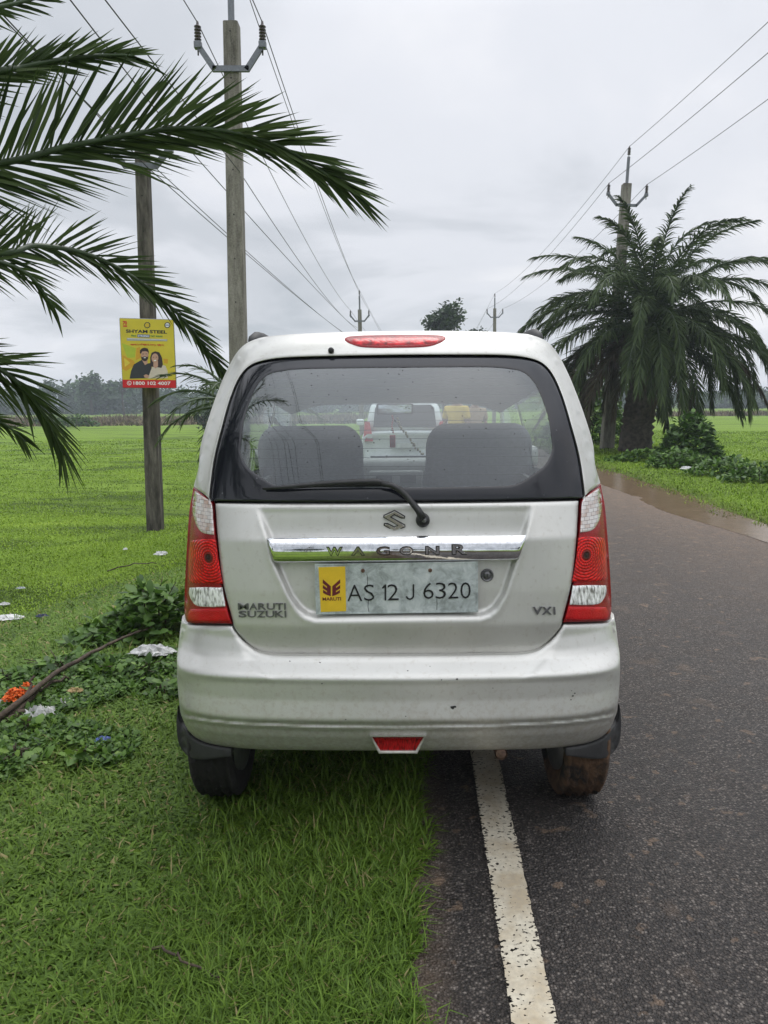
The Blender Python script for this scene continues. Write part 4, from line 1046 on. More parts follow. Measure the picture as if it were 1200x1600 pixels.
M['galv'] = simple('galvanised_steel', (0.17, 0.18, 0.20), 0.5, 0.6, 0.2, 40)
M['porcelain'] = simple('insulator_glaze', (0.05, 0.035, 0.035), 0.25)
M['wire'] = simple('weathered_wire', (0.05, 0.05, 0.055), 0.6, 0.3)
def pole(label, base, top, w0, w1, group=None, arm=True, armw=.5, mat_='concrete', detail=True, tube_h=.75, armdrop=.62, depth_f=1.15, armrise=.30):
    base, top = Vector(base), Vector(top)
    t = empty('power_pole', base, label, 'power pole', group)
    ax = (top-base).normalized(); L = (top-base).length
    rx = Vector((1, 0, 0)); rx = (rx-ax*rx.dot(ax)).normalized(); ry = ax.cross(rx)
    mb = MB(); v = []
    for k in range(9):
        s = k/8; hw = (w0+(w1-w0)*s)/2; c = base+ax*(L*s-(.4 if k == 0 else 0)); ch = hw*.18; hd = hw*depth_f
        for a, b in ((-hw+ch, -hd), (hw-ch, -hd), (hw, -hd+ch), (hw, hd-ch), (hw-ch, hd), (-hw+ch, hd), (-hw, hd-ch), (-hw, -hd+ch)): v.append(c+rx*a+ry*b)
    f = [(i*8+j, i*8+(j+1) % 8, (i+1)*8+(j+1) % 8, (i+1)*8+j) for i in range(8) for j in range(8)]; f.append(tuple(64+j for j in range(8)))
    mb.add(v, f); mb.build('post', M[mat_], t)
    if detail:
        for s in np.linspace(.45, .98, 7):
            hw = (w0+(w1-w0)*s)/2*depth_f; c = base+ax*(L*s)
            MB().tube([c-ry*(hw+.002)*1, c+ry*(hw+.002)], .011, 8).build('bolt_hole', M['under'], t)
    pins = []
    if arm:
        c = top-ax*armdrop-ry*(w1*.62)
        pts = [c-rx*armw+ax*armrise, c-rx*(armw*.52), c+rx*(armw*.52), c+rx*armw+ax*armrise]
        mb = MB()
        for a, b in zip(pts[:-1], pts[1:]):
            d = (b-a); m3 = Matrix((d.normalized(), ry, d.normalized().cross(ry))).transposed(); mb.box((a+b)/2, (d.length+.04, .045, .075), m=m3)
        bmj = mb.build('crossarm', M['galv'], t)
        tops = [(pts[0], 0), (pts[3], 0)]
        if tube_h > 0:
            MB().tube([top-ax*.5-ry*.02, top+ax*tube_h-ry*.02], .045, 10).build('top_bracket', M['galv'], t); tops.append((top+ax*tube_h-ry*.02, 1))
        for p0, k in tops:
            if k == 0: MB().box(p0, (.10, .09, .09), bev=.01).build('bracket_end', M['galv'], t)
            ins = MB(); pr = [(.013, -.16 if k == 0 else -.02), (.013, .06)]
            for j in range(5): pr += [(.030, .07+.05*j), (.062, .085+.05*j), (.058, .10+.05*j), (.03, .108+.05*j)]
            pr += [(.025, .33), (.018, .38)]
            pr = [(a_*.8, b_*.8) for a_, b_ in pr]; ins.lathe(p0, ax, pr, 10); ins.build('insulator', M['porcelain'], t, True); pins.append(p0+ax*.29)
    return t, pins
def on_ground(px, py, Y):
    p = P(px, py, Y); return Vector((p.x, Y, float(terrain(p.x, Y))))
D1 = 11.3
p1, pin1 = pole('tall concrete power pole rising right behind the near left corner of the car roof', on_ground(369.5, 560, D1), P(362, 38, D1*1.0), .245, .20, 'concrete power poles along the road', armw=.44)
D2 = 43.0
p2, pin2 = pole('distant concrete power pole whose head shows just above the middle of the car roof', on_ground(564, 560, D2), P(562, 484, D2), .26, .2, 'concrete power poles along the road', armw=.5, detail=False)
D3 = 23.6
p3, pin3 = pole('leaning concrete power pole standing in front of the big palm tree', on_ground(948.5, 690, D3), P(979, 288, D3), .36, .24, 'concrete power poles along the road', armw=.55)
D4 = 56.0
p4, pin4 = pole('far concrete power pole showing above the right half of the car roof', on_ground(773, 560, D4), P(773, 482, D4), .26, .2, 'concrete power poles along the road', armw=.55, detail=False)
DS = 11.0
ps, pins_ = pole('dark weathered pole on the left that carries the yellow sign board', G(243, 829), P(222.5, 238, DS), .22, .175, 'concrete power poles along the road', armw=.40, mat_='concrete_dark', tube_h=0, armdrop=.2, depth_f=.9, armrise=.22)
# poles behind the photographer and farther up the road carry on the lines
bx, by = road_pt(-2.7, -22); pb, pinb = pole('concrete power pole behind the photographer on the left verge', (bx, by, -.4), (bx+.1, by, 7.7), .28, .22, 'concrete power poles along the road', detail=False)
bx, by = road_pt(8.5, -10); pr_, pinr = pole('concrete power pole behind the photographer on the right verge', (bx, by, -.3), (bx, by, 8.6), .28, .22, 'concrete power poles along the road', detail=False)
bx, by = road_pt(-3.3, -14); pq, pinq = pole('low dark pole behind the photographer on the left field edge', (bx, by, -.4), (bx, by, 6.5), .23, .18, 'concrete power poles along the road', mat_='concrete_dark', tube_h=0, armdrop=.2, detail=False)
bx, by = road_pt(-3.0, 80); pf1, pinf = pole('low pole far up the left field edge', (bx, by, -.4), (bx, by, 6.2), .23, .18, 'concrete power poles along the road', tube_h=0, armdrop=.2, detail=False)
bx, by = road_pt(-2.8, 120); pf2, pinf2 = pole('concrete power pole farthest up the left side of the road', (bx, by, -.4), (bx, by, 8), .26, .2, 'concrete power poles along the road', detail=False)
bx, by = road_pt(5.8, 125); pf3, pinf3 = pole('concrete power pole farthest up the right side of the road', (bx, by, -.4), (bx, by, 8), .26, .2, 'concrete power poles along the road', detail=False)
def wire(label, pts, sag=.4, r=.007):
    out = []
    for a, b in zip(pts[:-1], pts[1:]):
        a, b = Vector(a), Vector(b); n = max(8, int((b-a).length/1.2)); L = (b-a).length; sg = sag*(L/32)**2 if L < 45 else sag*1.4
        for k in range(n): 
            t = k/n; q = a.lerp(b, t); q.z -= 4*sg*t*(1-t); out.append(q)
    out.append(Vector(pts[-1]))
    o = MB().tube(out, r, 5).build('power_cable', M['wire']); tag(o, label, 'cable', 'overhead power cables'); return o
for i, nm in enumerate(('left insulators', 'right insulators', 'topmost insulators')):
    wire('overhead wire strung over the '+nm+' of the tall left poles', [pinb[i], pin1[i], pin2[i], pinf2[i]], .45)
for i, nm in enumerate(('left', 'right', 'top')):
    wire('overhead wire strung over the '+nm+' insulators of the poles on the right', [pinr[i], pin3[i], pin4[i], pinf3[i]], .5)
for i, nm in enumerate(('left', 'right')):
    wire('overhead wire on the '+nm+' arm of the dark sign pole', [pinq[i], pins_[i], pinf[i]], .5, .0075)
wire('low thin wire clamped to the tall left pole below its crossarm', [(pinb[0]+pinb[1])/2-Vector((0, 0, 1.5)), P(374, 268, D1-.15), (pin2[0]+pin2[1])/2-Vector((0, 0, 1.0))], .4, .006)
wire('middle wire of the dark sign pole line', [(pinq[0]+pinq[1])/2, P(231, 262, DS-.12), (pinf[0]+pinf[1])/2], .5, .007)

# advertising board
TLp, TRp, BRp, BLp = [P(*a, DS-.14) for a in ((187.5, 497.5), (271, 500), (275.5, 606), (192.5, 605.5))]
board = empty('advertising_sign', BLp, 'yellow and red advertising board with a smiling couple, fixed to the dark pole', 'sign')
def S(u, v, off=0.0):                  # u right, v down (0..1)
    p = (TLp*(1-u)+TRp*u)*(1-v)+(BLp*(1-u)+BRp*u)*v
    return p+Vector((0, -off, 0))
bm_ = MB(); a = [S(*q, .012) for q in ((0, 0), (1, 0), (1, 1), (0, 1))]; b = [S(*q, -.006) for q in ((0, 0), (1, 0), (1, 1), (0, 1))]
bm_.add(a+b, [(3, 2, 1, 0), (4, 5, 6, 7), (0, 1, 5, 4), (1, 2, 6, 5), (2, 3, 7, 6), (3, 0, 4, 7)])
bm_.build('board', simple('sign_yellow', (0.62, 0.50, 0.035), 0.5, var=.08, vs=4), board)
def SC(x, y):                          # crop pixels of the enlarged sign -> (u, v)
    xl = 80+70*(y-180)/1185; v = (y-(180+33*(x-80)/905))/1180; return ((x-xl)/902, v)
def flat(name, pts, mat_, off, crop=True, parent=board):
    q = [SC(*p) for p in pts] if crop else pts
    if sgn_area(q) < 0: q = q[::-1]
    v3 = [S(u, v, .012+off) for u, v in q]; n = len(q)
    r = geometry.tessellate_polygon([[Vector((u, -v, 0)) for u, v in q]]); f = []
    for (i, j, k) in r:
        nrm = (v3[j]-v3[i]).cross(v3[k]-v3[i]); f.append((i, j, k) if nrm.y < 0 else (k, j, i))
    bk = [p+Vector((0, .0008, 0)) for p in v3]
    f += [((i+1) % n, i, n+i, n+(i+1) % n) for i in range(n)]
    return mesh(name, v3+bk, f, mat_, parent)
def pc(nm, c, rough=.5): 
    if nm not in M: M[nm] = simple(nm, c, rough, var=.06, vs=20)
    return M[nm]
red = pc('sign_red', (.60, .012, .02)); blk = pc('sign_dark', (.02, .018, .03)); wht = pc('sign_white', (.8, .8, .8)); orn = pc('sign_orange', (.62, .33, .02)); lgn = pc('sign_light_green', (.42, .50, .04)); skin = pc('sign_skin', (.52, .30, .22)); beige = pc('sign_beige', (.62, .53, .45)); char = pc('sign_charcoal', (.03, .032, .04)); stl = pc('sign_steel', (.35, .36, .37)); blue = pc('sign_blue', (.03, .07, .25)); hairm = pc('sign_hair', (.035, .02, .022))
flat('red_band', [(0.0, .885), (1, .885), (1, 1), (0, 1)], red, .001, False)
flat('printed_shape', [(130, 800), (330, 905), (360, 980), (200, 1080), (140, 1040)], orn, .001)
flat('printed_shape', [(160, 850), (270, 940), (180, 1010)], pc('sign_yellow_light', (.70, .55, .06)), .0016)
flat('printed_shape', [(120, 600), (360, 690), (345, 850), (220, 855)], lgn, .001)
flat('printed_shape', [(370, 690), (430, 670), (450, 860), (360, 900)], orn, .001)
flat('printed_shape', [(830, 880), (910, 890), (905, 970), (840, 960)], orn, .001)
def stext(name, s, x0, x1, yb, yt, m_, bold=.02):
    u0, v0 = SC(x0, yb); u1, v1 = SC(x1, yb+(x1-x0)*.036); A, B = S(u0, v0, .0135), S(u1, v1, .0135); T = S(*SC(x0, yt), .0135)
    ex = B-A; L = ex.length; ex = ex.normalized(); ey = T-A; ey = ey-ex*ey.dot(ex); h = ey.length; ey = ey.normalized(); en = ex.cross(ey)
    v, f = text_geo(s, bold, .5); lo, hi = v.min(0), v.max(0); v = v.copy()
    v[:, 0] = (v[:, 0]-lo[0])/(hi[0]-lo[0])*L; v[:, 1] = (v[:, 1]-lo[1])/(hi[1]-lo[1])*h; v[:, 2] *= .001
    o = mesh(name, on_frame(v, A, ex, ey, en), f, m_, board); return o
stext('sign_title', 'SHYAM STEEL', 190, 885, 425, 368, blk, .03)
stext('sign_line', 'flexi', 280, 362, 490, 458, pc('sign_green', (.05, .22, .05)), .03)
flat('printed_box', [(384, 455), (590, 463), (590, 512), (384, 504)], blue, .001); stext('sign_line', 'STRONG', 396, 580, 496, 466, wht, .03)
stext('sign_line', 'TMT REBAR', 602, 815, 502, 474, pc('sign_green', (.05, .22, .05)), .03)
flat('printed_steel_bar', [(205, 512), (890, 545), (890, 580), (205, 560)], stl, .001); flat('printed_highlight', [(215, 522), (880, 553), (880, 560), (215, 530)], wht, .0018)
stext('sign_line', 'ফ্লেক্সি ষ্ট্রং আৰু, ষ্ট্রং', 265, 835, 648, 606, red, .03)
stext('sign_number', '1800 102 4007', 330, 960, 1322, 1262, wht, .02)
stext('sign_line', 'ষ্টীল', 900, 985, 1195, 1165, blk, .03); flat('printed_rule', [(775, 1165), (880, 1168), (880, 1195), (775, 1192)], blk, .004)
def ring(name, cx, cy, r0, r1, m_, off, teeth=0):
    n = 48; o = []
    for k in range(n):
        a = 2*math.pi*k/n; r = r1*(1.22 if teeth and (k*teeth//n*2 + (1 if (k*teeth/n) % 1 > .5 else 0)) % 2 else 1); o.append((cx+r*math.cos(a), cy+r*math.sin(a)))
    flat(name, o, m_, off)
    if r0 > 0: flat(name+'_centre', [(cx+r0*math.cos(2*math.pi*k/24), cy+r0*math.sin(2*math.pi*k/24)) for k in range(24)], pc('sign_yellow_b', (0.60, 0.50, 0.04)), off+.0008)
ring('gear_emblem', 547, 300, 38, 50, blk, .001, 12); ring('gear_core', 547, 300, 14, 24, orn, .003)
ring('round_badge', 887, 302, 0, 50, blk, .001); flat('badge_face', [(887+36*math.cos(a), 302+36*math.sin(a)) for a in np.linspace(0, 6.28, 24)[:-1]], wht, .002); flat('badge_bar', [(855, 294), (918, 296), (918, 310), (855, 308)], blue, .003)
stext('anniversary_mark', '70', 135, 205, 290, 225, red, .04); flat('printed_rule', [(140, 300), (208, 303), (208, 325), (140, 322)], red, .001)
flat('phone_icon', [(257+38*math.cos(a), 1290+38*math.sin(a)) for a in np.linspace(0, 6.28, 24)[:-1]], wht, .002); flat('phone_icon_face', [(257+29*math.cos(a), 1290+29*math.sin(a)) for a in np.linspace(0, 6.28, 24)[:-1]], red, .0028)
flat('phone_handset', [(244, 1272), (252, 1270), (256, 1284), (252, 1290), (264, 1302), (272, 1300), (276, 1312), (264, 1314), (246, 1298)], wht, .0036)
# printed couple
def ell(cx, cy, rx, ry, n=22, a0=0, a1=6.2832): return [(cx+rx*math.cos(a), cy+ry*math.sin(a)) for a in np.linspace(a0, a1, n, endpoint=(a1 < 6.28))]
flat('printed_shirt', [(262, 1212), (285, 1080), (330, 970), (440, 905), (470, 890), (560, 960), (610, 950), (640, 1060), (600, 1214)], char, .0016)
flat('printed_neck', [(462, 880), (560, 880), (565, 960), (520, 985), (470, 900)], skin, .0024)
flat('printed_face', ell(512, 815, 64, 92), skin, .0032)
flat('printed_beard', [(449, 830), (470, 850), (490, 838), (535, 838), (556, 850), (576, 828), (570, 880), (540, 915), (500, 918), (462, 890)], hairm, .004)
flat('printed_hair', [(432, 780), (434, 730), (460, 698), (510, 685), (560, 700), (582, 745), (580, 800), (568, 760), (530, 745), (470, 750), (448, 790)], hairm, .004)
flat('printed_mouth', [(495, 852), (535, 852), (528, 866), (502, 866)], wht, .0048)
for ex0 in (488, 540): flat('printed_eye', [(ex0-14, 788), (ex0+14, 788), (ex0+12, 798), (ex0-12, 798)], hairm, .0048)
flat('printed_blouse', [(575, 1218), (620, 1080), (650, 1000), (720, 985), (800, 980), (870, 1010), (905, 1100), (910, 1222)], beige, .0024)
flat('printed_long_hair', [(610, 960), (608, 850), (630, 775), (690, 750), (760, 770), (805, 860), (825, 980), (800, 1040), (745, 1030), (660, 1020), (600, 1010)], hairm, .0032)
flat('printed_neck', [(665, 920), (740, 920), (742, 1010), (700, 1050), (662, 1010)], skin, .004)
flat('printed_face', ell(688, 868, 58, 80), skin, .0048)
flat('printed_smile', [(665, 902), (712, 898), (705, 918), (675, 920)], wht, .0056)
for ex0 in (664, 712): flat('printed_eye', [(ex0-11, 848), (ex0+11, 847), (ex0+10, 856), (ex0-10, 857)], hairm, .0056)
flat('printed_hand', [(500, 1165), (540, 1145), (600, 1170), (575, 1215), (520, 1205)], skin, .0042)
fr_ = MB()
for (ua, va), (ub, vb) in (((0, 0), (1, 0)), ((0, 0), (0, 1)), ((1, 0), (1, 1)), ((0, 1), (1, 1))): fr_.tube([S(ua, va, .004), S(ub, vb, .004)], .008, 5)
fr_.build('board_edge', M['galv'], board)

# ------------------------------------------------------------------ vegetation materials
def leaf_mat(name, cols, rough=.55, trans=.25, attr=True, spec=.35):
    m, nt, bs = mat(name)
    if attr:
        a = N(nt, 'ShaderNodeAttribute'); a.attribute_name = 'tint'; src = a.outputs['Fac']
    else: src = noise(nt, pos(nt), 3.0, 3.0)
    c = ramp(nt, src, [(i/(len(cols)-1), cc) for i, cc in enumerate(cols)])
    nt.links.new(c, bs.inputs['Base Color']); bs.inputs['Roughness'].default_value = rough; bs.inputs['Specular IOR Level'].default_value = spec
    if trans > 0:
        out = nt.nodes['Material Output']; tl = N(nt, 'ShaderNodeBsdfTranslucent'); nt.links.new(c, tl.inputs[0])
        mx = N(nt, 'ShaderNodeMixShader'); mx.inputs[0].default_value = trans
        nt.links.new(bs.outputs[0], mx.inputs[1]); nt.links.new(tl.outputs[0], mx.inputs[2]); nt.links.new(mx.outputs[0], out.inputs[0])
    return m
M['palm'] = leaf_mat('palm_leaflet', [(.024, .040, .015), (.044, .072, .023), (.072, .108, .034), (.10, .14, .058)], .55, .3, spec=.15)
M['palm_dead'] = leaf_mat('dry_palm_leaflet', [(.05, .038, .025), (.09, .068, .045), (.05, .06, .025), (.13, .10, .065)], .8, .1)
M['rachis'] = simple('palm_rachis', (.035, .062, .022), .5, var=.3, vs=10)
M['bark'] = simple('palm_trunk_bark', (.065, .055, .045), .95, var=.6, vs=9, bmp=.8, bs_=30)
M['grass'] = leaf_mat('grass_blade', [(.042, .082, .011), (.084, .155, .018), (.140, .240, .028), (.20, .31, .042), (.32, .26, .12)], .6, .3)
M['field'] = leaf_mat('field_grass', [(.075, .125, .012), (.175, .285, .021), (.255, .385, .032), (.33, .44, .05)], .65, .3)
M['weed'] = leaf_mat('weed_leaf', [(.03, .07, .014), (.06, .13, .02), (.105, .205, .03), (.18, .30, .045)], .5, .25)
M['tree_leaf'] = leaf_mat('tree_leaf', [(.016, .036, .012), (.03, .06, .016), (.055, .10, .025)], .6, .15)
M['far_leaf'] = leaf_mat('woodland_leaf', [(.022, .052, .018), (.038, .082, .024), (.065, .12, .034)], .8, .1)
M['wood'] = simple('brown_branch', (.07, .05, .036), .9, var=.5, vs=30, bmp=.5)

# fronds: numpy leaflets along a curved rachis
def frond_geo(ctrl, side, Lmax, nleaf, wdt, a_base=68, a_tip=18, fan=22, droop=.25, seed=0, prof_base=.45, lift=0.0, bare=.0, a_low=None):
    r = np.random.default_rng(seed)
    P_ = np.array(ctrl, float); n = len(P_)
    # catmull in 3d
    out = []
    for i in range(n-1):
        p0 = P_[max(i-1, 0)]; p1 = P_[i]; p2 = P_[i+1]; p3 = P_[min(i+2, n-1)]
        for t in np.linspace(0, 1, 14, endpoint=False):
            out.append(.5*((2*p1)+(p2-p0)*t+(2*p0-5*p1+4*p2-p3)*t*t+(-p0+3*p1-3*p2+p3)*t**3))
    out.append(P_[-1]); R = np.array(out); seg = np.r_[0, np.cumsum(np.linalg.norm(np.diff(R, axis=0), axis=1))]; seg /= seg[-1]
    tt = np.concatenate([np.linspace(bare, .985, nleaf), np.linspace(bare+.004, 1.0, nleaf)]); sg = np.r_[np.ones(nleaf), -np.ones(nleaf)]
    tt = np.clip(tt+r.normal(0, .35/nleaf, len(tt)), 0, 1)
    C_ = np.stack([np.interp(tt, seg, R[:, k]) for k in range(3)], 1)
    C2 = np.stack([np.interp(np.clip(tt+.02, 0, 1), seg, R[:, k]) for k in range(3)], 1); C1 = np.stack([np.interp(np.clip(tt-.02, 0, 1), seg, R[:, k]) for k in range(3)], 1)
    T = C2-C1; T /= np.linalg.norm(T, axis=1)[:, None]
    S_ = np.array(side, float); S_ = S_[None]-T*(T@S_)[:, None]; S_ /= np.linalg.norm(S_, axis=1)[:, None]; Nn = np.cross(T, S_)
    ab_ = np.where(sg > 0, a_base, a_base if a_low is None else a_low); al = np.radians(ab_+(a_tip-ab_)*tt**1.1+r.normal(0, 5, len(tt))); fa = np.radians(r.normal(0, fan, len(tt))+lift)
    Ld = Lmax*(prof_base+(1-prof_base)*np.minimum(1, tt/.3))*(1-.45*np.clip((tt-.6)/.4, 0, 1))*(1+r.normal(0, .07, len(tt)))
    sd = S_*sg[:, None]*np.cos(fa)[:, None]+Nn*np.sin(fa)[:, None]
    Dv = T*np.cos(al)[:, None]+sd*np.sin(al)[:, None]
    Wd = np.cross(Dv, Nn); Wd /= np.linalg.norm(Wd, axis=1)[:, None]
    rot = np.radians(r.normal(0, 35, len(tt))); N2 = np.cross(Wd, Dv); Wd = Wd*np.cos(rot)[:, None]+N2*np.sin(rot)[:, None]; Nf = np.cross(Dv, Wd)
    g = np.array([0, 0, -1.0])
    w_ = wdt*(.8+.4*r.random(len(tt)))
    vs, k = [], len(tt)
    def pt(s): return C_+Dv*(Ld*s)[:, None]+g*(Ld*droop*s*s)[:, None]
    for s, wf in ((0, .45), (.3, 1.0), (.65, .72)):
        b = pt(s); vs += [b-Wd*(w_*wf*.5)[:, None], b+Nf*(w_*wf*.22)[:, None], b+Wd*(w_*wf*.5)[:, None]]
    vs.append(pt(1.0))
    V = np.stack(vs, 1).reshape(-1, 3); b = np.arange(k)*10
    Q = np.concatenate([np.stack([b+o, b+o+1, b+o+4, b+o+3], 1) for o in (0, 1, 3, 4)]); Tq = np.concatenate([np.stack([b+6, b+7, b+9], 1), np.stack([b+7, b+8, b+9], 1)])
    tint = np.repeat(np.clip(r.normal(.42, .2, k), 0, 1), 10)
    return V, Q, Tq, tint, R
def make_frond(name, ctrl, side, Lmax, nleaf, wdt, parent, mats=('palm', 'rachis'), rr=(.013, .003), **kw):
    V, Q, T3, tint, R = frond_geo(ctrl, side, Lmax, nleaf, wdt, **kw)
    mb = MB(); mb.tube(list(map(Vector, R)), list(np.linspace(rr[0], rr[1], len(R))), 6)
    rv_ = np.array([tuple(p) for p in mb.v]); rq = np.array([f for f in mb.f if len(f) == 4])+len(V)
    allV = np.vstack([V, rv_]); Qa = np.vstack([Q, rq]); ti = np.r_[tint, np.full(len(rv_), .5)]
    mi = np.r_[np.zeros(len(Q), int), np.ones(len(rq), int), np.zeros(len(T3), int)]
    return npmesh(name, allV, Qa, T3, [M[mats[0]], M[mats[1]]], parent, False, ti, mi)
# near palm on the left
npm = empty('palm_tree', (-2.35, 2.2, float(terrain(-2.35, 2.2))), 'young date palm at the left edge, its long fronds reaching across the sky', 'palm tree')
def fr2(pts, Ys): return [P(x, y, Y) for (x, y), Y in zip(pts, Ys)]
cr0 = Vector((-2.35, 2.25, 2.05))
def trunk(parent, base, top, r0, r1, seed=1, nb=16):
    n = 36; k = 40; v = []; r = np.random.default_rng(seed)
    for i in range(k+1):
        t = i/k; c = Vector(base).lerp(Vector(top), t); rad_ = r0+(r1-r0)*t
        for j in range(n):
            a = 2*math.pi*j/n; row_ = i/2.2; ph = (j*9/n+row_*.5) % 1
            bmp_ = .26*abs(math.sin(math.pi*(row_ % 1)))*(.4+.6*abs(math.sin(math.pi*ph)))+r.normal(0, .03)
            v.append((c.x+rad_*(1+bmp_)*math.cos(a), c.y+rad_*(1+bmp_)*math.sin(a), c.z))
    return mesh('trunk', v, [(i*n+j, i*n+(j+1) % n, (i+1)*n+(j+1) % n, (i+1)*n+j) for i in range(k) for j in range(n)], M['bark'], parent, True)
trunk(npm, (-2.35, 2.25, float(terrain(-2.35, 2.25))-.1), cr0+Vector((0, 0, -.05)), .26, .2)
fk = dict(a_base=62, a_tip=16)
# fronds that show in the photo
make_frond('frond', [cr0]+fr2([(-60, 262), (120, 226), (290, 200), (420, 222), (500, 266), (548, 298)], [2.5, 2.6, 2.7, 2.75, 2.8, 2.8]), (0, -.35, 1), .335, 200, .0128, npm, fan=24, droop=.06, seed=3, a_base=82, a_tip=14, a_low=31)
make_frond('frond', [cr0]+fr2([(-70, 130), (40, 104), (120, 90), (190, 86), (214, 90)], [2.4, 2.5, 2.55, 2.6, 2.62]), (0, -.3, 1), .21, 120, .0115, npm, fan=24, droop=.04, seed=4, a_base=76, a_tip=12, a_low=38)
make_frond('frond', [cr0]+fr2([(-60, 392), (60, 384), (150, 402), (235, 452), (300, 515), (350, 585)], [2.55, 2.75, 2.95, 3.1, 3.25, 3.35]), (0, -.4, 1), .23, 150, .0112, npm, fan=22, droop=.06, seed=5, a_base=72, a_tip=12, a_low=36)
make_frond('frond', [cr0]+fr2([(-110, 400), (-10, 408), (45, 430), (85, 482)], [2.3, 2.4, 2.45, 2.5]), (0, -.5, 1), .15, 70, .010, npm, fan=20, droop=.15, seed=6)
make_frond('frond', [cr0]+fr2([(-100, 545), (-10, 572), (40, 610), (78, 662), (100, 712)], [2.4, 2.5, 2.55, 2.58, 2.6]), (.35, -.5, .8), .25, 130, .012, npm, fan=22, droop=.14, seed=7)
make_frond('frond', [cr0]+fr2([(-90, 30), (-20, 15), (30, 4), (88, -12)], [2.2, 2.3, 2.35, 2.4]), (0, -.4, 1), .16, 80, .011, npm, fan=24, droop=.1, seed=8)
make_frond('frond', [cr0]+fr2([(-110, 640), (-40, 650), (5, 662), (40, 690)], [2.7, 2.8, 2.9, 2.95]), (.2, -.5, .8), .17, 80, .011, npm, fan=24, droop=.2, seed=9)
def auto_frond(parent, crown, az, el, L, arc_, Lmax, nleaf, wdt, seed, mats=('palm', 'rachis'), name='frond', rr=(.025, .005), **kw):
    r = np.random.default_rng(seed); d = np.array([math.cos(az), math.sin(az), 0]); p = np.array(crown, float); pts = [p.copy()]; e = el; n = 7
    for i in range(n):
        e = el-arc_*((i+1)/n)**1.25
        p = p+(d*math.cos(e)+np.array([0, 0, math.sin(e)]))*L/n; pts.append(p.copy())
    sd = np.array([-math.sin(az), math.cos(az), 0])+np.array([0, 0, r.normal(0, .25)])
    return make_frond(name, pts, sd, Lmax, nleaf, wdt, parent, mats, rr, seed=seed, **kw)
# the rest of the crown, out of frame (mirrored in the rear window)
for i in range(11):
    az = rad(165+i*10); el = rad([62, 40, 20][i % 3])
    auto_frond(npm, cr0+Vector((0, 0, random.uniform(-.1, .1))), az, el, 1.9, rad(75), .32, 44, .02, 40+i, fan=20, droop=.2)
for i, (az, el) in enumerate(((-60, 35), (-78, 22), (-35, 62), (-48, 12))):
    auto_frond(npm, cr0, rad(az), rad(el), 1.9, rad(60), .32, 48, .02, 70+i, fan=20, droop=.2)

# big palm on the right
PX, PY = 0, 0
pb_ = G(992, 704); pbase = P(990, 704, 22.0); pbase.z = float(terrain(pbase.x, 22.0))
big = empty('palm_tree', pbase, 'big shaggy date palm with a huge dark crown beside the right power pole', 'palm tree')
crn = P(1016, 500, 22.0)
trunk(big, (pbase.x, 22.0, pbase.z-.2), crn+Vector((0, 0, -.3)), .40, .32, 5)
rr_ = np.random.default_rng(21); NF = 96
for i in range(NF):
    t = i/(NF-1); az = i*2.39996+rr_.normal(0, .2)
    el = rad(84-110*t**.85+rr_.normal(0, 10)); L = (3.0+.95*math.sin(math.pi*min(1, .15+t*.8)))*(1+rr_.normal(0, .07))
    dr = rad(62+26*math.sin(math.pi*min(1, t*1.2))+rr_.normal(0, 10)) if t < .65 else rad(56+rr_.normal(0, 12))
    dead = (t > .84 and i % 3 == 0) or (t > .66 and i % 8 == 0)
    h0 = crn+Vector((.2*math.cos(az), .2*math.sin(az), .30-.75*t))
    auto_frond(big, h0, az, el, L, dr, .48, 115, .036, 200+i, ('palm_dead', 'palm_dead') if dead else ('palm', 'rachis'), 'dry_frond' if dead else 'frond', (.035, .008), fan=24, droop=.42, a_base=66, a_tip=16, lift=10)
for i in range(8):      # skirt of dead leaves against the trunk
    az = i*2.4+.3
    auto_frond(big, crn+Vector((.28*math.cos(az), .28*math.sin(az), -.55-.05*(i % 5))), az, rad(-40), 1.75+.4*(i % 3), rad(45), .36, 40, .03, 300+i, ('palm_dead', 'palm_dead'), 'dry_frond', (.03, .008), fan=26, droop=.5)
# small palm beyond the near rear corner of the car
sp0 = on_ground(338, 660, 8.6)
spm = empty('palm_tree', sp0, 'small grey-green date palm half hidden behind the left side of the car', 'palm tree')
spc = P(372, 640, 8.6)
trunk(spm, sp0-Vector((0, 0, .1)), spc, .16, .13, 9)
for i in range(22):
    auto_frond(spm, spc, i*2.4+.4, rad(72-70*i/21), 1.0, rad(70), .2, 30, .016, 400+i, fan=22, droop=.2)

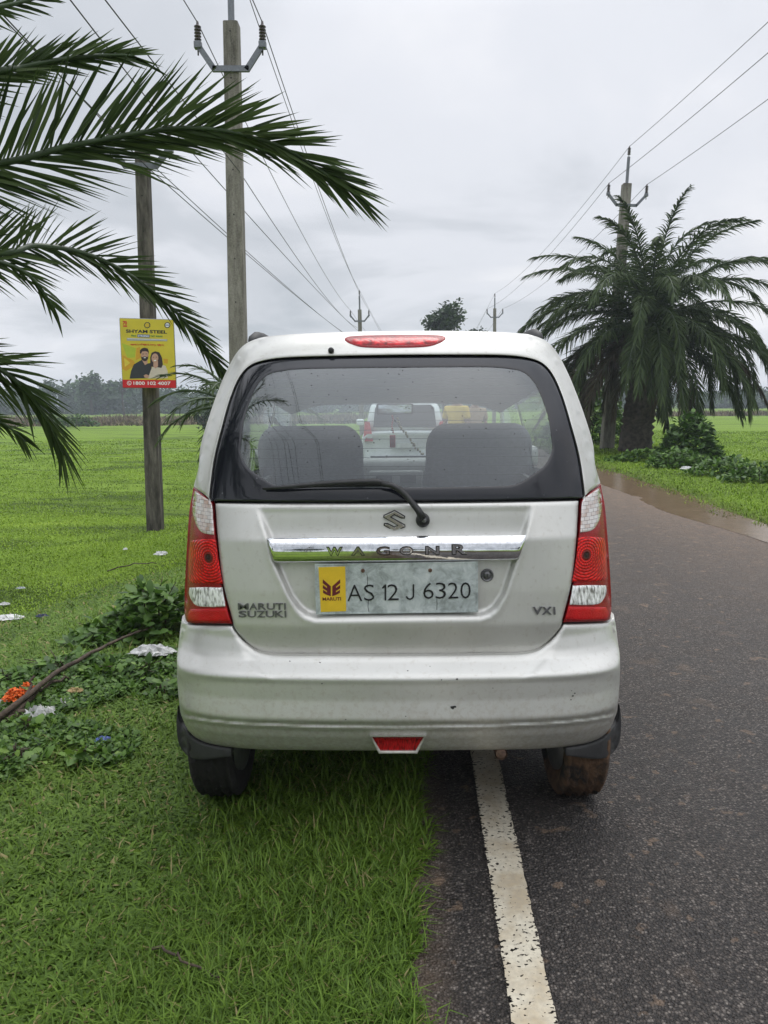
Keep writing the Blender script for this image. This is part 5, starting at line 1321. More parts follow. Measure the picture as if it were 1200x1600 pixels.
# ------------------------------------------------------------------ grass, weeds, litter
def vnoise(x, y, f, seed):
    r = np.random.default_rng(seed); T_ = r.random((64, 64)); X = x*f; Y = y*f
    i = np.floor(X).astype(int); j = np.floor(Y).astype(int); u = X-i; v = Y-j; u = u*u*(3-2*u); v = v*v*(3-2*v)
    a = T_[i % 64, j % 64]; b = T_[(i+1) % 64, j % 64]; c = T_[i % 64, (j+1) % 64]; d = T_[(i+1) % 64, (j+1) % 64]
    return (a*(1-u)+b*u)*(1-v)+(c*(1-u)+d*u)*v
def blades(name, x, y, length, width, lean, tint, mat_, seed=0, zoff=0.0, label=None, wide=.5, zsink=.006):
    r = np.random.default_rng(seed); n = len(x); z = terrain(x, y)+zoff-zsink
    h = r.random(n)*2*np.pi; d = np.stack([np.cos(h), np.sin(h), np.zeros(n)], 1); sd = np.stack([-np.sin(h), np.cos(h), np.zeros(n)], 1)
    b = np.stack([x, y, z], 1); ln = np.radians(lean); up_ = np.zeros((n, 3)); up_[:, 2] = 1
    l = length[:, None]; w_ = width[:, None]
    d1 = d*np.sin(ln*.55)[:, None]+up_*np.cos(ln*.55)[:, None]; d2 = d*np.sin(np.minimum(ln*1.35, 1.75))[:, None]+up_*np.cos(np.minimum(ln*1.35, 1.75))[:, None]
    m_ = b+d1*l*.5; t = m_+d2*l*.5
    V = np.stack([b-sd*w_*.5*wide, b+sd*w_*.5*wide, m_+sd*w_*.5, m_-sd*w_*.5, t], 1).reshape(-1, 3)
    k = np.arange(n)*5; Q = np.stack([k, k+1, k+2, k+3], 1); T3 = np.stack([k+3, k+2, k+4], 1)
    o = npmesh(name, V, Q, T3, mat_, None, False, np.repeat(np.clip(tint, 0, 1), 5))
    return tag(o, label, 'grass', kind='stuff')
def scatter(n, ang0, ang1, r0, r1, seed, pw=1.0):
    r = np.random.default_rng(seed); a = np.radians(ang0+(ang1-ang0)*r.random(n)); d = r0*(r1/r0)**(r.random(n)**pw)     # even density on screen
    return d*np.sin(a), d*np.cos(a), r
# near carpet grass left of the road
x, y, r = scatter(210000, -36, 6, 1.25, 7.5, 11)
e = road_e(x, y); edge = ragged((y-0)*cR, 0.4)+0.02
keep = (e < edge+0.05*vnoise(x, y, 9, 5)-.01) & (vnoise(x, y, 7.0, 3)*.6+vnoise(x, y, 2.3, 4)*.4 > .10+.30*smooth(-.22, .02, e)*r.random(len(x)))
x, y, e = x[keep], y[keep], e[keep]; n = len(x); r = np.random.default_rng(12)
patch = vnoise(x, y, 1.6, 6); near_road = smooth(-1.0, -.15, e)
dist = np.hypot(x, y)
L = (.022+.024*r.random(n))*(1+.11*dist)*(.75+.5*patch); Wd = (.0060+.0050*r.random(n))*(1+.12*dist)
thin = r.random(n) < .10+.40*near_road
L = np.where(thin, L*1.7, L); Wd = np.where(thin, Wd*.42, Wd)
blades('grass', x, y, L, Wd, np.where(thin, 30+50*r.random(n), 52+56*r.random(n)), np.where(r.random(n) < .05, .97, .16+.42*r.random(n)+.24*(patch-.5)), M['grass'], 13, label='short broad-leaved carpet grass on the verge by the car')
# taller thin tufts along the road edge and under the car
tx0, ty0, r = scatter(700, -30, 5, 1.4, 7, 15); e = road_e(tx0, ty0); k = (e < .03) & (e > -.7); tx0, ty0 = tx0[k], ty0[k]
nb = 16; x = np.repeat(tx0, nb)+r.normal(0, .02, len(tx0)*nb); y = np.repeat(ty0, nb)+r.normal(0, .02, len(ty0)*nb); n = len(x)
blades('tall_grass', x, y, .05+.09*r.random(n), .0028+.002*r.random(n), 20+75*r.random(n), .25+.4*r.random(n), M['grass'], 16, label='thin taller grass tufts fringing the asphalt edge', wide=.8)
# field grass further off on the left, and both verges
x, y, r = scatter(230000, -42, -1, 5.5, 46, 21, .9); e = road_e(x, y); k = e < -.05+.1*vnoise(x, y, 3, 2); x, y, e = x[k], y[k], e[k]; n = len(x); d = np.hypot(x, y)
pt_ = vnoise(x, y, .55, 22)*.35+vnoise(x*.3, y*1.8, 1.0, 23)*.35+vnoise(x, y, 2.6, 26)*.3
k = r.random(n) < .12+.95*smooth(.22, .52, pt_); x, y, e, d, pt_ = x[k], y[k], e[k], d[k], pt_[k]; n = len(x); r = np.random.default_rng(24)
blades('field_grass', x, y, (.020+.022*r.random(n))*(1+.03*d), (.006+.005*r.random(n))*(.5+.12*d), 30+52*r.random(n), .16+.42*r.random(n)+1.25*(pt_-.5), M['field'], 25, label='bright short grazed grass of the open field')
x, y, r = scatter(120000, 3, 33, 6.0, 50, 31, .9); e = road_e(x, y)-ROADW-ragged(y, 2.2)*2.2; k = e > -.02+.30*vnoise(x, y, 2.5, 32)*smooth(18, 8, y); x, y, e = x[k], y[k], e[k]; n = len(x); d = np.hypot(x, y); r = np.random.default_rng(33)
pt_ = vnoise(x, y, .8, 34); k = r.random(n) < .3+.9*smooth(.05, .9, e)*smooth(.1, .5, pt_+.25); x, y, e, d, pt_ = x[k], y[k], e[k], d[k], pt_[k]; n = len(x)
blades('verge_grass', x, y, (.025+.03*r.random(n))*(1+.03*d), (.006+.005*r.random(n))*(.5+.12*d), 25+50*r.random(n), .08+.55*r.random(n)+.5*(pt_-.5)-.15*smooth(.9, 0, e), M['field'], 35, label='bright grass strip along the far side of the road')

def leaf_cluster(pts, size, r, flat_=.5, elong=1.7):
    """ovate leaves (6 verts) at given points; returns V, quads"""
    n = len(pts); h = r.random(n)*2*np.pi; el = np.radians(r.normal(15, 25, n)); d = np.stack([np.cos(h)*np.cos(el), np.sin(h)*np.cos(el), np.sin(el)], 1)
    s_ = np.stack([-np.sin(h), np.cos(h), r.normal(0, flat_, n)], 1); s_ /= np.linalg.norm(s_, axis=1)[:, None]; nn = np.cross(d, s_)
    L = size*(.6+.8*r.random(n)); w_ = L/elong
    b = np.asarray(pts)
    V = np.stack([b, b+d*(L*.35)[:, None]+s_*(w_*.5)[:, None]+nn*(L*.07)[:, None], b+d*(L*.35)[:, None]-s_*(w_*.5)[:, None]+nn*(L*.07)[:, None],
                  b+d*(L*.75)[:, None]+s_*(w_*.36)[:, None], b+d*(L*.75)[:, None]-s_*(w_*.36)[:, None], b+d*L[:, None]-nn*(L*.08)[:, None]], 1).reshape(-1, 3)
    k = np.arange(n)*6
    Q = np.stack([k+2, k+1, k+3, k+4], 1); T3 = np.concatenate([np.stack([k, k+1, k+2], 1), np.stack([k+4, k+3, k+5], 1)])
    return V, Q, T3, np.repeat(np.clip(r.normal(.45, .22, n), 0, 1), 6)
def weed(label, c, rx, ry, h, n, size, seed, group='leafy weeds on the verge', name='weed_plant', stems=7, mat_='weed', dark=0.0, elong=1.7):
    r = np.random.default_rng(seed); c = Vector(c); t = empty(name, c, label, 'plant', group)
    a = r.random(n)*2*np.pi; q = np.sqrt(r.random(n)); hh = r.random(n)**.7
    px_ = c.x+rx*q*np.cos(a)*(1-.35*hh); py_ = c.y+ry*q*np.sin(a)*(1-.35*hh)
    lump = .55+.45*vnoise(px_*1.0, py_*1.0, 2.2/max(rx, ry), seed)
    pz = terrain(px_, py_)+h*hh*lump*np.sqrt(np.maximum(0.08, 1-q**2))+.005
    V, Q, T3, ti = leaf_cluster(np.stack([px_, py_, pz], 1), size, r, elong=elong)
    npmesh('leaves', V, Q, T3, M[mat_], t, False, np.clip(ti-dark, 0, 1))
    for i in range(stems):
        a_ = r.random()*6.28; q_ = r.random()*.6; e_ = Vector((c.x+rx*q_*math.cos(a_), c.y+ry*q_*math.sin(a_), c.z+h*(.5+.4*r.random())))
        MB().tube([c+Vector((rx*.2*math.cos(a_), ry*.2*math.sin(a_), -.02)), (c+e_)/2+Vector((0, 0, .03)), e_], [.004+.006*h, .003+.004*h, .002], 5).build('stem', M['wood'], t)
    return t
g = lambda a, b: G(a, b)
weed('largest leafy dark green weed clump close beside the left tail light', g(240, 985), .42, .38, .42, 620, .075, 51)
weed('low leafy weed clump left of the biggest clump, towards the field', g(165, 1000), .34, .22, .16, 260, .06, 52)
weed('spreading weed patch in front of the white plastic sheet near the bumper', g(215, 1060), .34, .20, .12, 260, .05, 53)
weed('leafy weed patch along the upper side of the fallen branch', g(95, 1055), .40, .20, .13, 300, .055, 54)
weed('small pale green broad-leaved weed below the blue wrapper', g(132, 1198), .07, .06, .09, 26, .07, 55, dark=-.25)
weed('leafy weed at the left photo edge below the rubbish heap', g(25, 1195), .20, .12, .10, 90, .05, 56, dark=-.15)
weed('bright leafy sprig standing below the white plastic bag', g(45, 1150), .09, .07, .12, 34, .05, 57, dark=-.2)
weed('weed clump at the left photo edge above the orange flowers', g(8, 1075), .24, .14, .13, 120, .055, 58)
weed('leafy weed beside the lower bumper corner on the left', g(255, 1090), .16, .14, .10, 90, .045, 59)
# low creeping leaf cover among them
x, y, r = scatter(34000, -34, -12, 2.6, 4.6, 61); e = road_e(x, y)
m_ = vnoise(x, y, 1.7, 62)*.6+vnoise(x, y, 5, 63)*.4; k = (e < -.75) & (m_ > .5+.2*smooth(2.95, 2.6, y)) & (m_ > .45+.25*smooth(3.6, 4.6, y)); x, y = x[k], y[k]
V, Q, T3, ti = leaf_cluster(np.stack([x, y, terrain(x, y)+.012+.03*r.random(len(x))], 1), .027, r, .35, 1.5)
tag(npmesh('creeping_weeds', V, Q, T3, M['weed'], None, False, ti), 'low creeping weeds between the litter and the grass', 'ground cover', kind='stuff')
# right side: bush behind the palm, vine-covered mound, verge plants
weed('tall light green bush behind the right power pole and the palm trunk', on_ground(925, 690, 27.0), 2.2, 1.6, 2.6, 2600, .20, 71, 'bushes beside the road', 'bush', 10, dark=-.05)
weed('dark vine-covered mound to the right of the palm trunk', on_ground(1078, 735, 17.5), .95, .9, 1.25, 2200, .13, 72, 'bushes beside the road', 'bush', 6, dark=.22)
weed('leafy bush low in front of the vine-covered mound', on_ground(1060, 742, 16.4), .9, .5, .5, 700, .11, 73, 'bushes beside the road', 'bush', 6)
weed('low leafy plant strip between the palm trunk and the mound', on_ground(1005, 720, 18.2), 1.0, .45, .38, 520, .11, 74, 'bushes beside the road', 'bush', 5)
weed('spreading low bush right of the mound towards the field', on_ground(1130, 765, 14.6), .9, .5, .42, 620, .10, 75, 'bushes beside the road', 'bush', 6, dark=.05)
weed('low leafy bush at the right photo edge on the verge', on_ground(1185, 785, 13.3), .8, .45, .36, 520, .10, 76, 'bushes beside the road', 'bush', 5, dark=.08)

# branches and litter on the left
def stick(label, pts, r0, r1, seed, name='fallen_branch'):
    r = np.random.default_rng(seed); q = []
    for i, (a, b, dz) in enumerate(pts): p = G(a, b); q.append(p+Vector((0, 0, dz)))
    n = []
    for a, b in zip(q[:-1], q[1:]):
        for k in range(5): n.append(a.lerp(b, k/5)+Vector(r.normal(0, .006, 3)))
    n.append(q[-1]); o = MB().tube(n, list(np.linspace(r0, r1, len(n))), 7).build(name, M['wood'], None, True)
    tag(o, label, 'branch', 'fallen branches and sticks'); return o
stick('longest bare branch lying diagonally from the rubbish up towards the tail light', [(-30, 1160, .04), (50, 1110, .09), (120, 1060, .10), (180, 1025, .09), (238, 1004, .10)], .017, .006, 1)
stick('dark curved branch under the longest branch at the left edge', [(-30, 1150, .02), (30, 1125, .05), (80, 1085, .06), (118, 1068, .04)], .014, .006, 2)
stick('thick short stick lowest in the rubbish heap', [(-20, 1142, .02), (20, 1135, .04), (42, 1125, .04)], .02, .014, 3)
stick('thin grey stick crossing the grass beside the bumper', [(205, 1050, .03), (250, 1046, .03), (278, 1043, .04)], .008, .004, 4)
stick('thin dry stalk lying on the near grass', [(243, 1503, .045), (290, 1525, .05), (345, 1550, .04)], .004, .0025, 5)
stick('pale split stick leaning by the orange flowers', [(30, 1128, .03), (48, 1100, .08), (57, 1092, .12)], .010, .006, 6)
stick('slender bent twig among weeds by the white sheet', [(150, 1022, .03), (190, 1012, .06), (243, 996, .12)], .006, .003, 7)
stick('thin brown twig on the open field grass left of the car', [(170, 895, .03), (210, 888, .05), (245, 886, .04)], .008, .004, 8)
plast = simple('dirty_white_plastic', (.55, .55, .54), .45, var=.25, vs=25); M['plast'] = plast
def crumple(label, c, rx, ry, h, seed, mat_, name='plastic_bag', cat='litter', group='litter in the grass', n=14, rot=0.0, zo=.02):
    r = np.random.default_rng(seed); V = []
    for i in range(n):
        for j in range(n):
            u, v = i/(n-1)*2-1, j/(n-1)*2-1; a_ = u*math.sqrt(max(0, 1-v*v/2)); b_ = v*math.sqrt(max(0, 1-u*u/2))
            rr = math.hypot(a_, b_); x_ = a_*rx*(1+r.normal(0, .09)); y_ = b_*ry*(1+r.normal(0, .09))
            V.append((c.x+x_*math.cos(rot)-y_*math.sin(rot), c.y+x_*math.sin(rot)+y_*math.cos(rot), c.z+zo+.7*h*(1-rr**4)*(.25+.9*r.random())))
    o = mesh(name, V, [(i*n+j, (i+1)*n+j, (i+1)*n+j+1, i*n+j+1) for i in range(n-1) for j in range(n-1)], mat_)
    sm_ = o.modifiers.new('s', 'SOLIDIFY'); sm_.thickness = .002
    return tag(o, label, cat, group)
crumple('crumpled white plastic bag below the orange flowers', g(62, 1125), .085, .07, .07, 1, plast)
crumple('pale strip of torn plastic right of the crumpled bag', g(103, 1105), .075, .03, .03, 2, plast, 'plastic_scrap')
crumple('dirty white plastic sheet half buried in weeds near the bumper', g(240, 1032), .12, .07, .06, 3, plast, 'plastic_sheet', zo=.05)
crumple('flat white torn paper at the left photo edge on the field', g(14, 972), .13, .08, .03, 4, plast, 'paper_scrap', zo=.04)
crumple('white scrap of rubbish at the left edge next to the orange flowers', g(4, 1112), .05, .05, .06, 5, plast, 'paper_scrap')
crumple('blue and white wrapper in the grass left of the rear wheel', g(162, 1168), .035, .028, .02, 6, simple('blue_wrapper', (.12, .17, .45), .4, var=.6, vs=60), 'wrapper', zo=.035)
crumple('dark blue packet lying on the field near the torn paper', g(66, 969), .055, .03, .03, 7, simple('navy_packet', (.012, .02, .07), .4), 'packet', zo=.035)
crumple('small white stone-like scrap on the field nearest the tail light', g(252, 870), .08, .05, .05, 8, plast, 'paper_scrap', zo=.03)
crumple('tiny white scrap farther left of the nearest field scrap', g(196, 862), .03, .03, .03, 9, plast, 'paper_scrap', zo=.03)
crumple('small pale scrap just above the torn paper at the left edge', g(8, 949), .05, .03, .03, 10, plast, 'paper_scrap', zo=.03)
crumple('pale grey leaf scrap in the field straight above the navy packet', g(33, 925), .05, .03, .02, 11, simple('grey_scrap', (.3, .33, .34), .6), 'paper_scrap', zo=.04)
crumple('dry brown leaf on the plastic strip', g(119, 1094), .04, .025, .02, 12, simple('dry_leaf', (.36, .26, .12), .7), 'dry_leaf', zo=.05)
crumple('white plastic scrap lying on the verge before the bushes', on_ground(1072, 741, 15.6), .12, .09, .08, 13, plast, 'plastic_scrap', zo=.05)
fl_m = simple('marigold', (.75, .13, .008), .7, var=.3, vs=150)
def marigold(label, px, py, n, seed):
    r = np.random.default_rng(seed); c = G(px, py); t = empty('flower_garland', c, label, 'flowers', 'discarded marigold garlands')
    for i in range(n):
        p_ = c+Vector((r.normal(0, .026), r.normal(0, .026), .05+abs(r.normal(0, .025))))
        pts = []; 
        k = 44; a = r.random(k)*6.28; zz = r.random(k)*1.6-.6; q = np.sqrt(np.maximum(0, 1-np.minimum(1, zz)**2)); pts = np.stack([p_.x+.013*q*np.cos(a), p_.y+.013*q*np.sin(a), p_.z+.011*zz], 1)
        V, Q, T3, ti = leaf_cluster(pts, .011, r, .8, 1.1); npmesh('bloom', V, Q, T3, fl_m, t, False, ti)
marigold('heap of bright orange marigold blooms in the rubbish at the left edge', 24, 1108, 16, 3)
marigold('smaller bunch of orange blooms right of the marigold heap', 50, 1098, 7, 4)

# ------------------------------------------------------------------ trees, woodland, field bank
def crown(pts_fn, n, size, seed, parent, mat_='tree_leaf', name='crown'):
    r = np.random.default_rng(seed); p = pts_fn(r, n); V, Q, T3, ti = leaf_cluster(p, size, r, .8, 1.5); return npmesh(name, V, Q, T3, M[mat_], parent, False, ti)
def clumpy(c, rx, ry, rz, k, seed, sub=.42):
    def fn(r, n):
        a = r.normal(0, 1, (k, 3)); a /= np.linalg.norm(a, axis=1)[:, None]; a *= (r.random((k, 1))**.5)*.78
        i = r.integers(0, k, n); b = r.normal(0, 1, (n, 3)); b /= np.linalg.norm(b, axis=1)[:, None]; b *= (r.random((n, 1))**.45)*sub*(.6+.8*r.random(k))[i][:, None]
        return np.array(c)+(a[i]+b)*np.array([rx, ry, rz])
    return fn
def tree(label, px, pytop, pybase_z, Y, rx, rz, seed, leaves=1500, size=.3, mat_='tree_leaf', group='trees around the fields', th=None):
    top = P(px, pytop, Y); c = (top.x, Y, top.z-rz); gz = float(terrain(top.x, Y)); t = empty('tree', (top.x, Y, gz), label, 'tree', group)
    MB().tube([(top.x+.05, Y, gz-.2), (top.x-.1, Y, (gz+c[2])/2), (top.x, Y, c[2]+rz*.4)], [rx*.11, rx*.08, rx*.03], 8).build('trunk', M['bark'], t, True)
    r = np.random.default_rng(seed)
    for i in range(5):
        a = r.random()*6.28; MB().tube([(top.x, Y, c[2]-rz*.7), (top.x+rx*.5*math.cos(a), Y+rx*.5*math.sin(a), c[2]+rz*(r.random()-.3))], [rx*.045, rx*.015], 5).build('limb', M['bark'], t, True)
    crown(clumpy(c, rx, rx, rz, 22, seed), leaves, size, seed, t, mat_); return t
tree('round leafy tree rising above the middle of the car roof', 695, 466, 0, 62, 1.9, 1.75, 81, 1900, .34)
tree('small far treetop just above the car roof beside the far right pole', 746, 510, 0, 95, 1.6, 1.5, 82, 600, .4)
tree('dark domed tree standing taller than the woodland on the left', 140, 582, 0, 175, 4.2, 3.4, 83, 1500, .9, 'far_leaf')
tree('thin feathery tree above the woodland left of the domed tree', 75, 586, 0, 172, 3.0, 2.4, 84, 240, .8, 'far_leaf')
tree('feathery tree above the woodland behind the sign board', 190, 588, 0, 172, 3.0, 2.4, 85, 300, .8, 'far_leaf')
tree('small brown-green shrub tree beside the car pillar at the field bank', 320, 628, 0, 60, 1.1, 1.3, 86, 500, .25)
# far woodland: one mass, built from many crowns
r = np.random.default_rng(91); pts = []
for i in range(430):
    Y = 185+r.random()*45; X = -170+i*.98+r.normal(0, 2)
    if -8 < X < 14 and Y < 200: Y += 30
    hgt = 4.6+r.random()*1.6+(1.2 if X < -40 else 0)+1.2*math.sin(X*.06); c = np.array([X, Y, hgt*.42-.4]); n = 260
    k = 9; a = r.normal(0, 1, (k, 3)); a /= np.linalg.norm(a, axis=1)[:, None]; a *= .7
    ii = r.integers(0, k, n); b = r.normal(0, 1, (n, 3)); b /= np.linalg.norm(b, axis=1)[:, None]; b *= .45*r.random((n, 1))**.4
    pts.append(c+(a[ii]+b)*np.array([3.4, 3.0, hgt*.60]))
V, Q, T3, ti = leaf_cluster(np.vstack(pts), .95, r, .8, 1.4)
tag(npmesh('far_woodland', V, Q, T3, M['far_leaf'], None, False, ti), 'hazy blue-green woodland along the horizon', 'woodland', kind='stuff')
# brown reedy bank across the left field, and its posts
m, nt_, bs = mat('dry_reeds'); a_ = N(nt_, 'ShaderNodeAttribute'); a_.attribute_name = 'tint'
nt_.links.new(ramp(nt_, a_.outputs['Fac'], [(0, (.07, .05, .035)), (.5, (.15, .11, .07)), (1, (.22, .19, .10))]), bs.inputs['Base Color']); bs.inputs['Roughness'].default_value = 1; M['reed'] = m
r = np.random.default_rng(95); n = 26000; x = -75+r.random(n)*71; y = 76+r.random(n)*22+np.where(r.random(n) < .3, 18, 0); 
blades('reed_bank', x, y, (.4+.55*r.random(n))*(.5+.9*vnoise(x, y, .3, 96)), .10+.10*r.random(n), 10+55*r.random(n), r.random(n), M['reed'], 97, label='brown dry reeds along the bank across the left field', wide=.9, zsink=.05)
x = 30+r.random(9000)*60; y = 95+r.random(9000)*12; n = 9000
blades('reed_bank', x, y, (.35+.5*r.random(n)), .10+.10*r.random(n), 10+45*r.random(n), r.random(n), M['reed'], 98, label='brown dry reeds far across the right field', wide=.9, zsink=.05)
weed('dark scrub bush on the reedy bank at the far left', (on_ground(118, 655, 74).x, 74, -.4), 2.6, 1.2, 1.5, 500, .35, 99, 'bushes beside the road', 'bush', 3, dark=.2)
weed('green scrub bush behind the reedy bank at the far left edge', (on_ground(72, 650, 80).x, 80, -.4), 2.6, 1.2, 1.8, 500, .35, 100, 'bushes beside the road', 'bush', 3, dark=.1)
# trees behind the photographer (only mirrored in the chrome and the glass)
for i, (X, Y, hh) in enumerate(((-16, -24, 7), (-9, -38, 8), (14, -30, 8), (24, -45, 9), (2, -70, 9), (-32, -40, 9), (38, -20, 7))):
    gz = float(terrain(X, Y)); t = empty('tree', (X, Y, gz), ['broad tree nearest behind the photographer on the left', 'tree behind the photographer left of the road', 'tree behind the photographer right of the road', 'tall tree far back on the right behind the photographer', 'tree at the road end behind the photographer', 'wide tree in the left field behind the photographer', 'tree in the right field beside the photographer'][i], 'tree', 'trees around the fields')
    MB().tube([(X, Y, gz-.2), (X, Y, hh*.6)], [.28, .15], 8).build('trunk', M['bark'], t, True); crown(clumpy((X, Y, hh*.62), hh*.42, hh*.42, hh*.42, 18, 120+i), 1100, .75, 120+i, t)

# ------------------------------------------------------------------ the white car ahead and the people beside it
YA = 14.6; XA = (632-618)/1200*YA
ca = empty('parked_car', (XA, YA, 0), 'white hatchback parked ahead, glimpsed through the windows of the silver car', 'car')
def loft(name, secs, mat_, parent, closed=False, caps=True):
    k = len(secs[0]); V = [p for s_ in secs for p in s_]; f = [(i*k+j, i*k+(j+1) % k, (i+1)*k+(j+1) % k, (i+1)*k+j) for i in range(len(secs)-1) for j in range(k)]
    if caps: f.append(tuple(range(k-1, -1, -1))); f.append(tuple((len(secs)-1)*k+j for j in range(k)))
    return mesh(name, V, f, mat_, parent, True)
def sect(Y, hw, z0, z1, n=28, p=5.0, top=1.0):
    o = []
    for j in range(n):
        a = 2*math.pi*j/n; c_, s_ = math.cos(a), math.sin(a); zz = (z0+z1)/2+(z1-z0)/2*math.copysign(abs(s_)**(2/p), s_); ww = hw*math.copysign(abs(c_)**(2/p), c_)
        o.append((XA+ww*(1-(1-top)*max(0, (zz-z0)/(z1-z0)-.3)), YA+Y, zz))
    return o
loft('body', [sect(.06, .76, .36, .84), sect(.0, .80, .30, .90), sect(.12, .83, .24, .95), sect(.6, .84, .22, .97), sect(2.4, .84, .22, .97), sect(3.2, .82, .22, .90), sect(3.6, .74, .28, .78)], M['white_paint'], ca)
loft('cabin', [sect(.10, .72, .90, 1.20, top=.95), sect(.18, .73, .88, 1.46, top=.84), sect(.34, .73, .88, 1.52, top=.82), sect(1.5, .74, .88, 1.55, top=.82), sect(2.0, .73, .88, 1.50, top=.82), sect(2.7, .70, .88, .96)], M['white_paint'], ca)
def quadp(nm, pts, mat_, d=.02):
    mb = MB(); a = [Vector((XA+x_, YA+y_, z_)) for x_, y_, z_ in pts]; b = [p_+Vector((0, d, 0)) for p_ in a]; n = len(a)
    mb.add(a+b, [tuple(range(n))]+[((i+1) % n, i, n+i, n+(i+1) % n) for i in range(n)]); return mb.build(nm, mat_, ca)
quadp('rear_window', [(-.60, .055, 1.00), (.60, .055, 1.00), (.56, .12, 1.36), (.50, .14, 1.42), (-.50, .14, 1.42), (-.56, .12, 1.36)], M['dark_glass'])
for sg in (1, -1):
    quadp('tail_light', [(sg*.60, -.02, .74), (sg*.79, .04, .74), (sg*.76, .05, 1.12), (sg*.66, .02, 1.10)][::sg], M['red_plain'], .05)
    quadp('reversing_lamp', [(sg*.61, -.028, .80), (sg*.72, -.015, .80), (sg*.72, -.015, .88), (sg*.61, -.028, .88)][::sg], M['plast'], .02)
    MB().box((XA+sg*.93, YA+1.95, 1.06), (.16, .1, .13), bev=.03).build('side_mirror', M['white_paint'], ca, True)
    for yy in (.55, 2.9): MB().lathe((XA+sg*.66, YA+yy, .29), (sg, 0, 0), [(.17, -.03), (.29, -.02), (.30, .06), (.29, .14), (.2, .16), (.1, .15)], 24).build('wheel', M['tyre'], ca, True)
quadp('number_plate', [(-.25, -.02, .60), (.25, -.02, .60), (.25, -.02, .71), (-.25, -.02, .71)], M['plast'])
quadp('bumper_insert', [(-.62, -.015, .36), (.62, -.015, .36), (.66, -.02, .46), (-.66, -.02, .46)], M['black_plastic'])
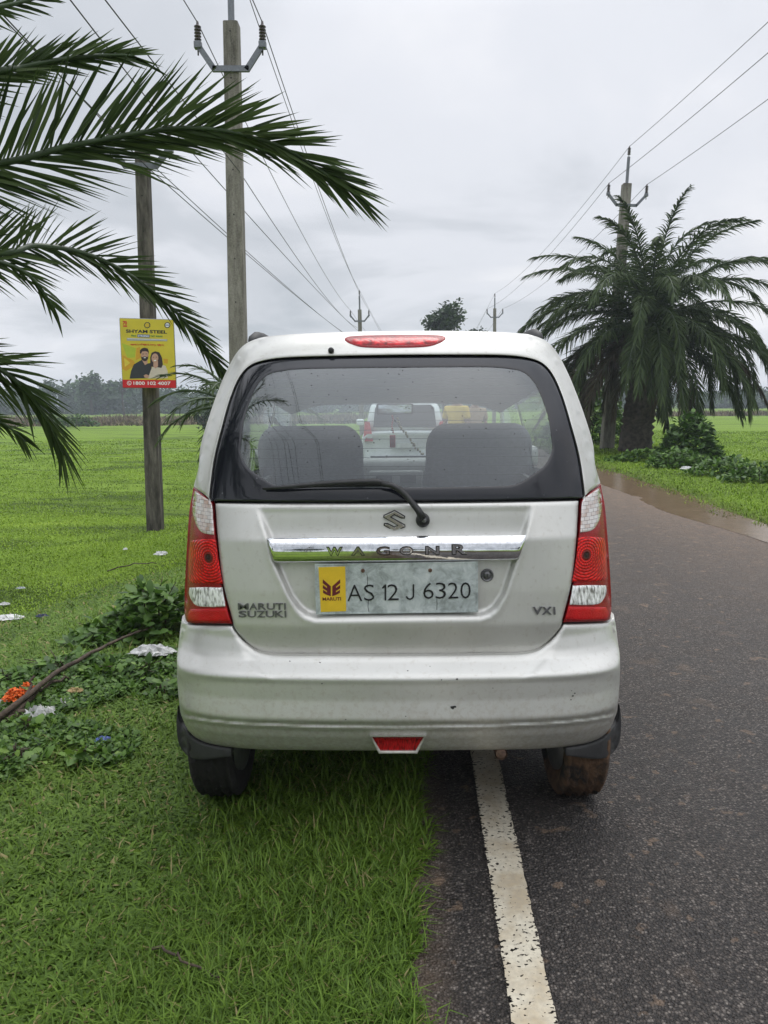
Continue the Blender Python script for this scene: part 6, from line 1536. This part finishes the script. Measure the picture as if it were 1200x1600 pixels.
def person(label, x_, Y_, face, shirt, trousers, hgt=1.66, arm=0.2, hair=(.015, .012, .010)):
    gz = float(terrain(x_, Y_)); gz = max(gz, .0); k = hgt/1.7; t = empty('person', (x_, Y_, gz), label, 'person')
    def sk(nm, verts, edges, radii, mat_, root=0, sub=1):
        me = bpy.data.meshes.new(nm); cf, sf = math.cos(face), math.sin(face)
        me.from_pydata([(x_+(a*cf-b*sf)*k, Y_+(a*sf+b*cf)*k, gz+c*k) for a, b, c in verts], edges, []); ob = bpy.data.objects.new(nm, me); C.objects.link(ob)
        ob.modifiers.new('skin', 'SKIN'); sv = me.skin_vertices[0].data
        for i, q in enumerate(radii): sv[i].radius = ((q[0]*k, q[1]*k) if isinstance(q, tuple) else (q*k, q*k)); sv[i].use_root = (i == root)
        if sub: ob.modifiers.new('sub', 'SUBSURF').levels = sub; ob.modifiers['sub'].render_levels = sub+1
        me.materials.append(mat_); ob.parent = t; ob.matrix_parent_inverse = Matrix.Translation(-Vector(t.location)); return ob
    skn = pc('brown_skin', (.20, .105, .06), .6)
    V = [(0, 0, .92), (0, 0, 1.15), (0, 0, 1.38), (0, .01, 1.47), (0, .015, 1.60), (0, .01, 1.68)]; E = [(i, i+1) for i in range(5)]; R = [(.15, .11), (.14, .10), (.16, .09), .05, (.075, .09), (.05, .06)]
    for s_ in (1, -1):
        b = len(V); V += [(s_*.18, 0, 1.38), (s_*.23, .0, 1.12), (s_*.24, .08+arm*.4, .88), (s_*.235, .11+arm*.45, .78)]; E += [(2, b), (b, b+1), (b+1, b+2), (b+2, b+3)]; R += [.055, .042, .032, (.028, .018)]
        b = len(V); V += [(s_*.095, 0, .86), (s_*.11, .01, .48), (s_*.12, -.02, .08), (s_*.13, .10, .03)]; E += [(0, b), (b, b+1), (b+1, b+2), (b+2, b+3)]; R += [.085, .058, .04, (.042, .025)]
        for f_ in range(5):
            q = len(V); V += [(s_*(.235-.012+.006*f_), .10+arm*.45+.012*f_, .74), (s_*(.232-.012+.006*f_), .11+arm*.45+.012*f_, .70-.004*abs(f_-2))]; E += [(b-1, q), (q, q+1)]; R += [.008, .006]
    sk('body', V, E, R, skn)
    Vs = [(0, 0, .88), (0, 0, 1.15), (0, 0, 1.37), (0, 0, 1.43)]; Es = [(0, 1), (1, 2), (2, 3)]; Rs = [(.185, .14), (.17, .125), (.185, .11), .07]
    for s_ in (1, -1):
        b = len(Vs); Vs += [(s_*.19, 0, 1.375), (s_*.232, .0, 1.17)]; Es += [(2, b), (b, b+1)]; Rs += [.075, .068]
    sk('shirt', Vs, Es, Rs, shirt)
    Vt = [(0, 0, .90)]; Et = []; Rt = [(.16, .125)]
    for s_ in (1, -1):
        b = len(Vt); Vt += [(s_*.095, 0, .82), (s_*.11, .01, .48), (s_*.12, -.02, .10)]; Et += [(0, b), (b, b+1), (b+1, b+2)]; Rt += [.105, .08, .066]
    sk('trousers', Vt, Et, Rt, trousers)
    hr = MB(); cf, sf = math.cos(face), math.sin(face); hr.ball((x_+.008*sf, Y_-.008*cf, gz+1.645*k), (.086*k, .098*k, .085*k), 14); hr.build('hair', pc('black_hair', hair, .6), t, True)
xp = (712-618)/1200*13.9
person('person in a yellow shirt standing right of the white car, seen through the windows', xp, 13.9, 2.6, pc('yellow_shirt', (.62, .42, .06), .85), pc('grey_trousers', (.06, .06, .07), .9))
person('person in a tan shirt standing farther right beyond the white car', (741-618)/1200*15.2, 15.2, 3.4, pc('tan_shirt', (.32, .22, .14), .85), pc('dark_trousers', (.03, .03, .035), .9), 1.6)

# ------------------------------------------------------------------ humid air
hz_m = bpy.data.materials.new('humid_air'); hz_m.use_nodes = True; nt_ = hz_m.node_tree; nt_.nodes.clear()
ho = N(nt_, 'ShaderNodeOutputMaterial'); hv = N(nt_, 'ShaderNodeVolumePrincipled'); hv.inputs['Density'].default_value = 0.0012; hv.inputs['Color'].default_value = (0.80, 0.88, 0.97, 1); hv.inputs['Anisotropy'].default_value = 0.2
nt_.links.new(hv.outputs[0], ho.inputs['Volume'])
hb_ = MB().box((0, 500, 7.0), (1840, 1660, 19)).build('haze', hz_m); tag(hb_, 'thin humid haze over the fields', 'haze', kind='stuff')
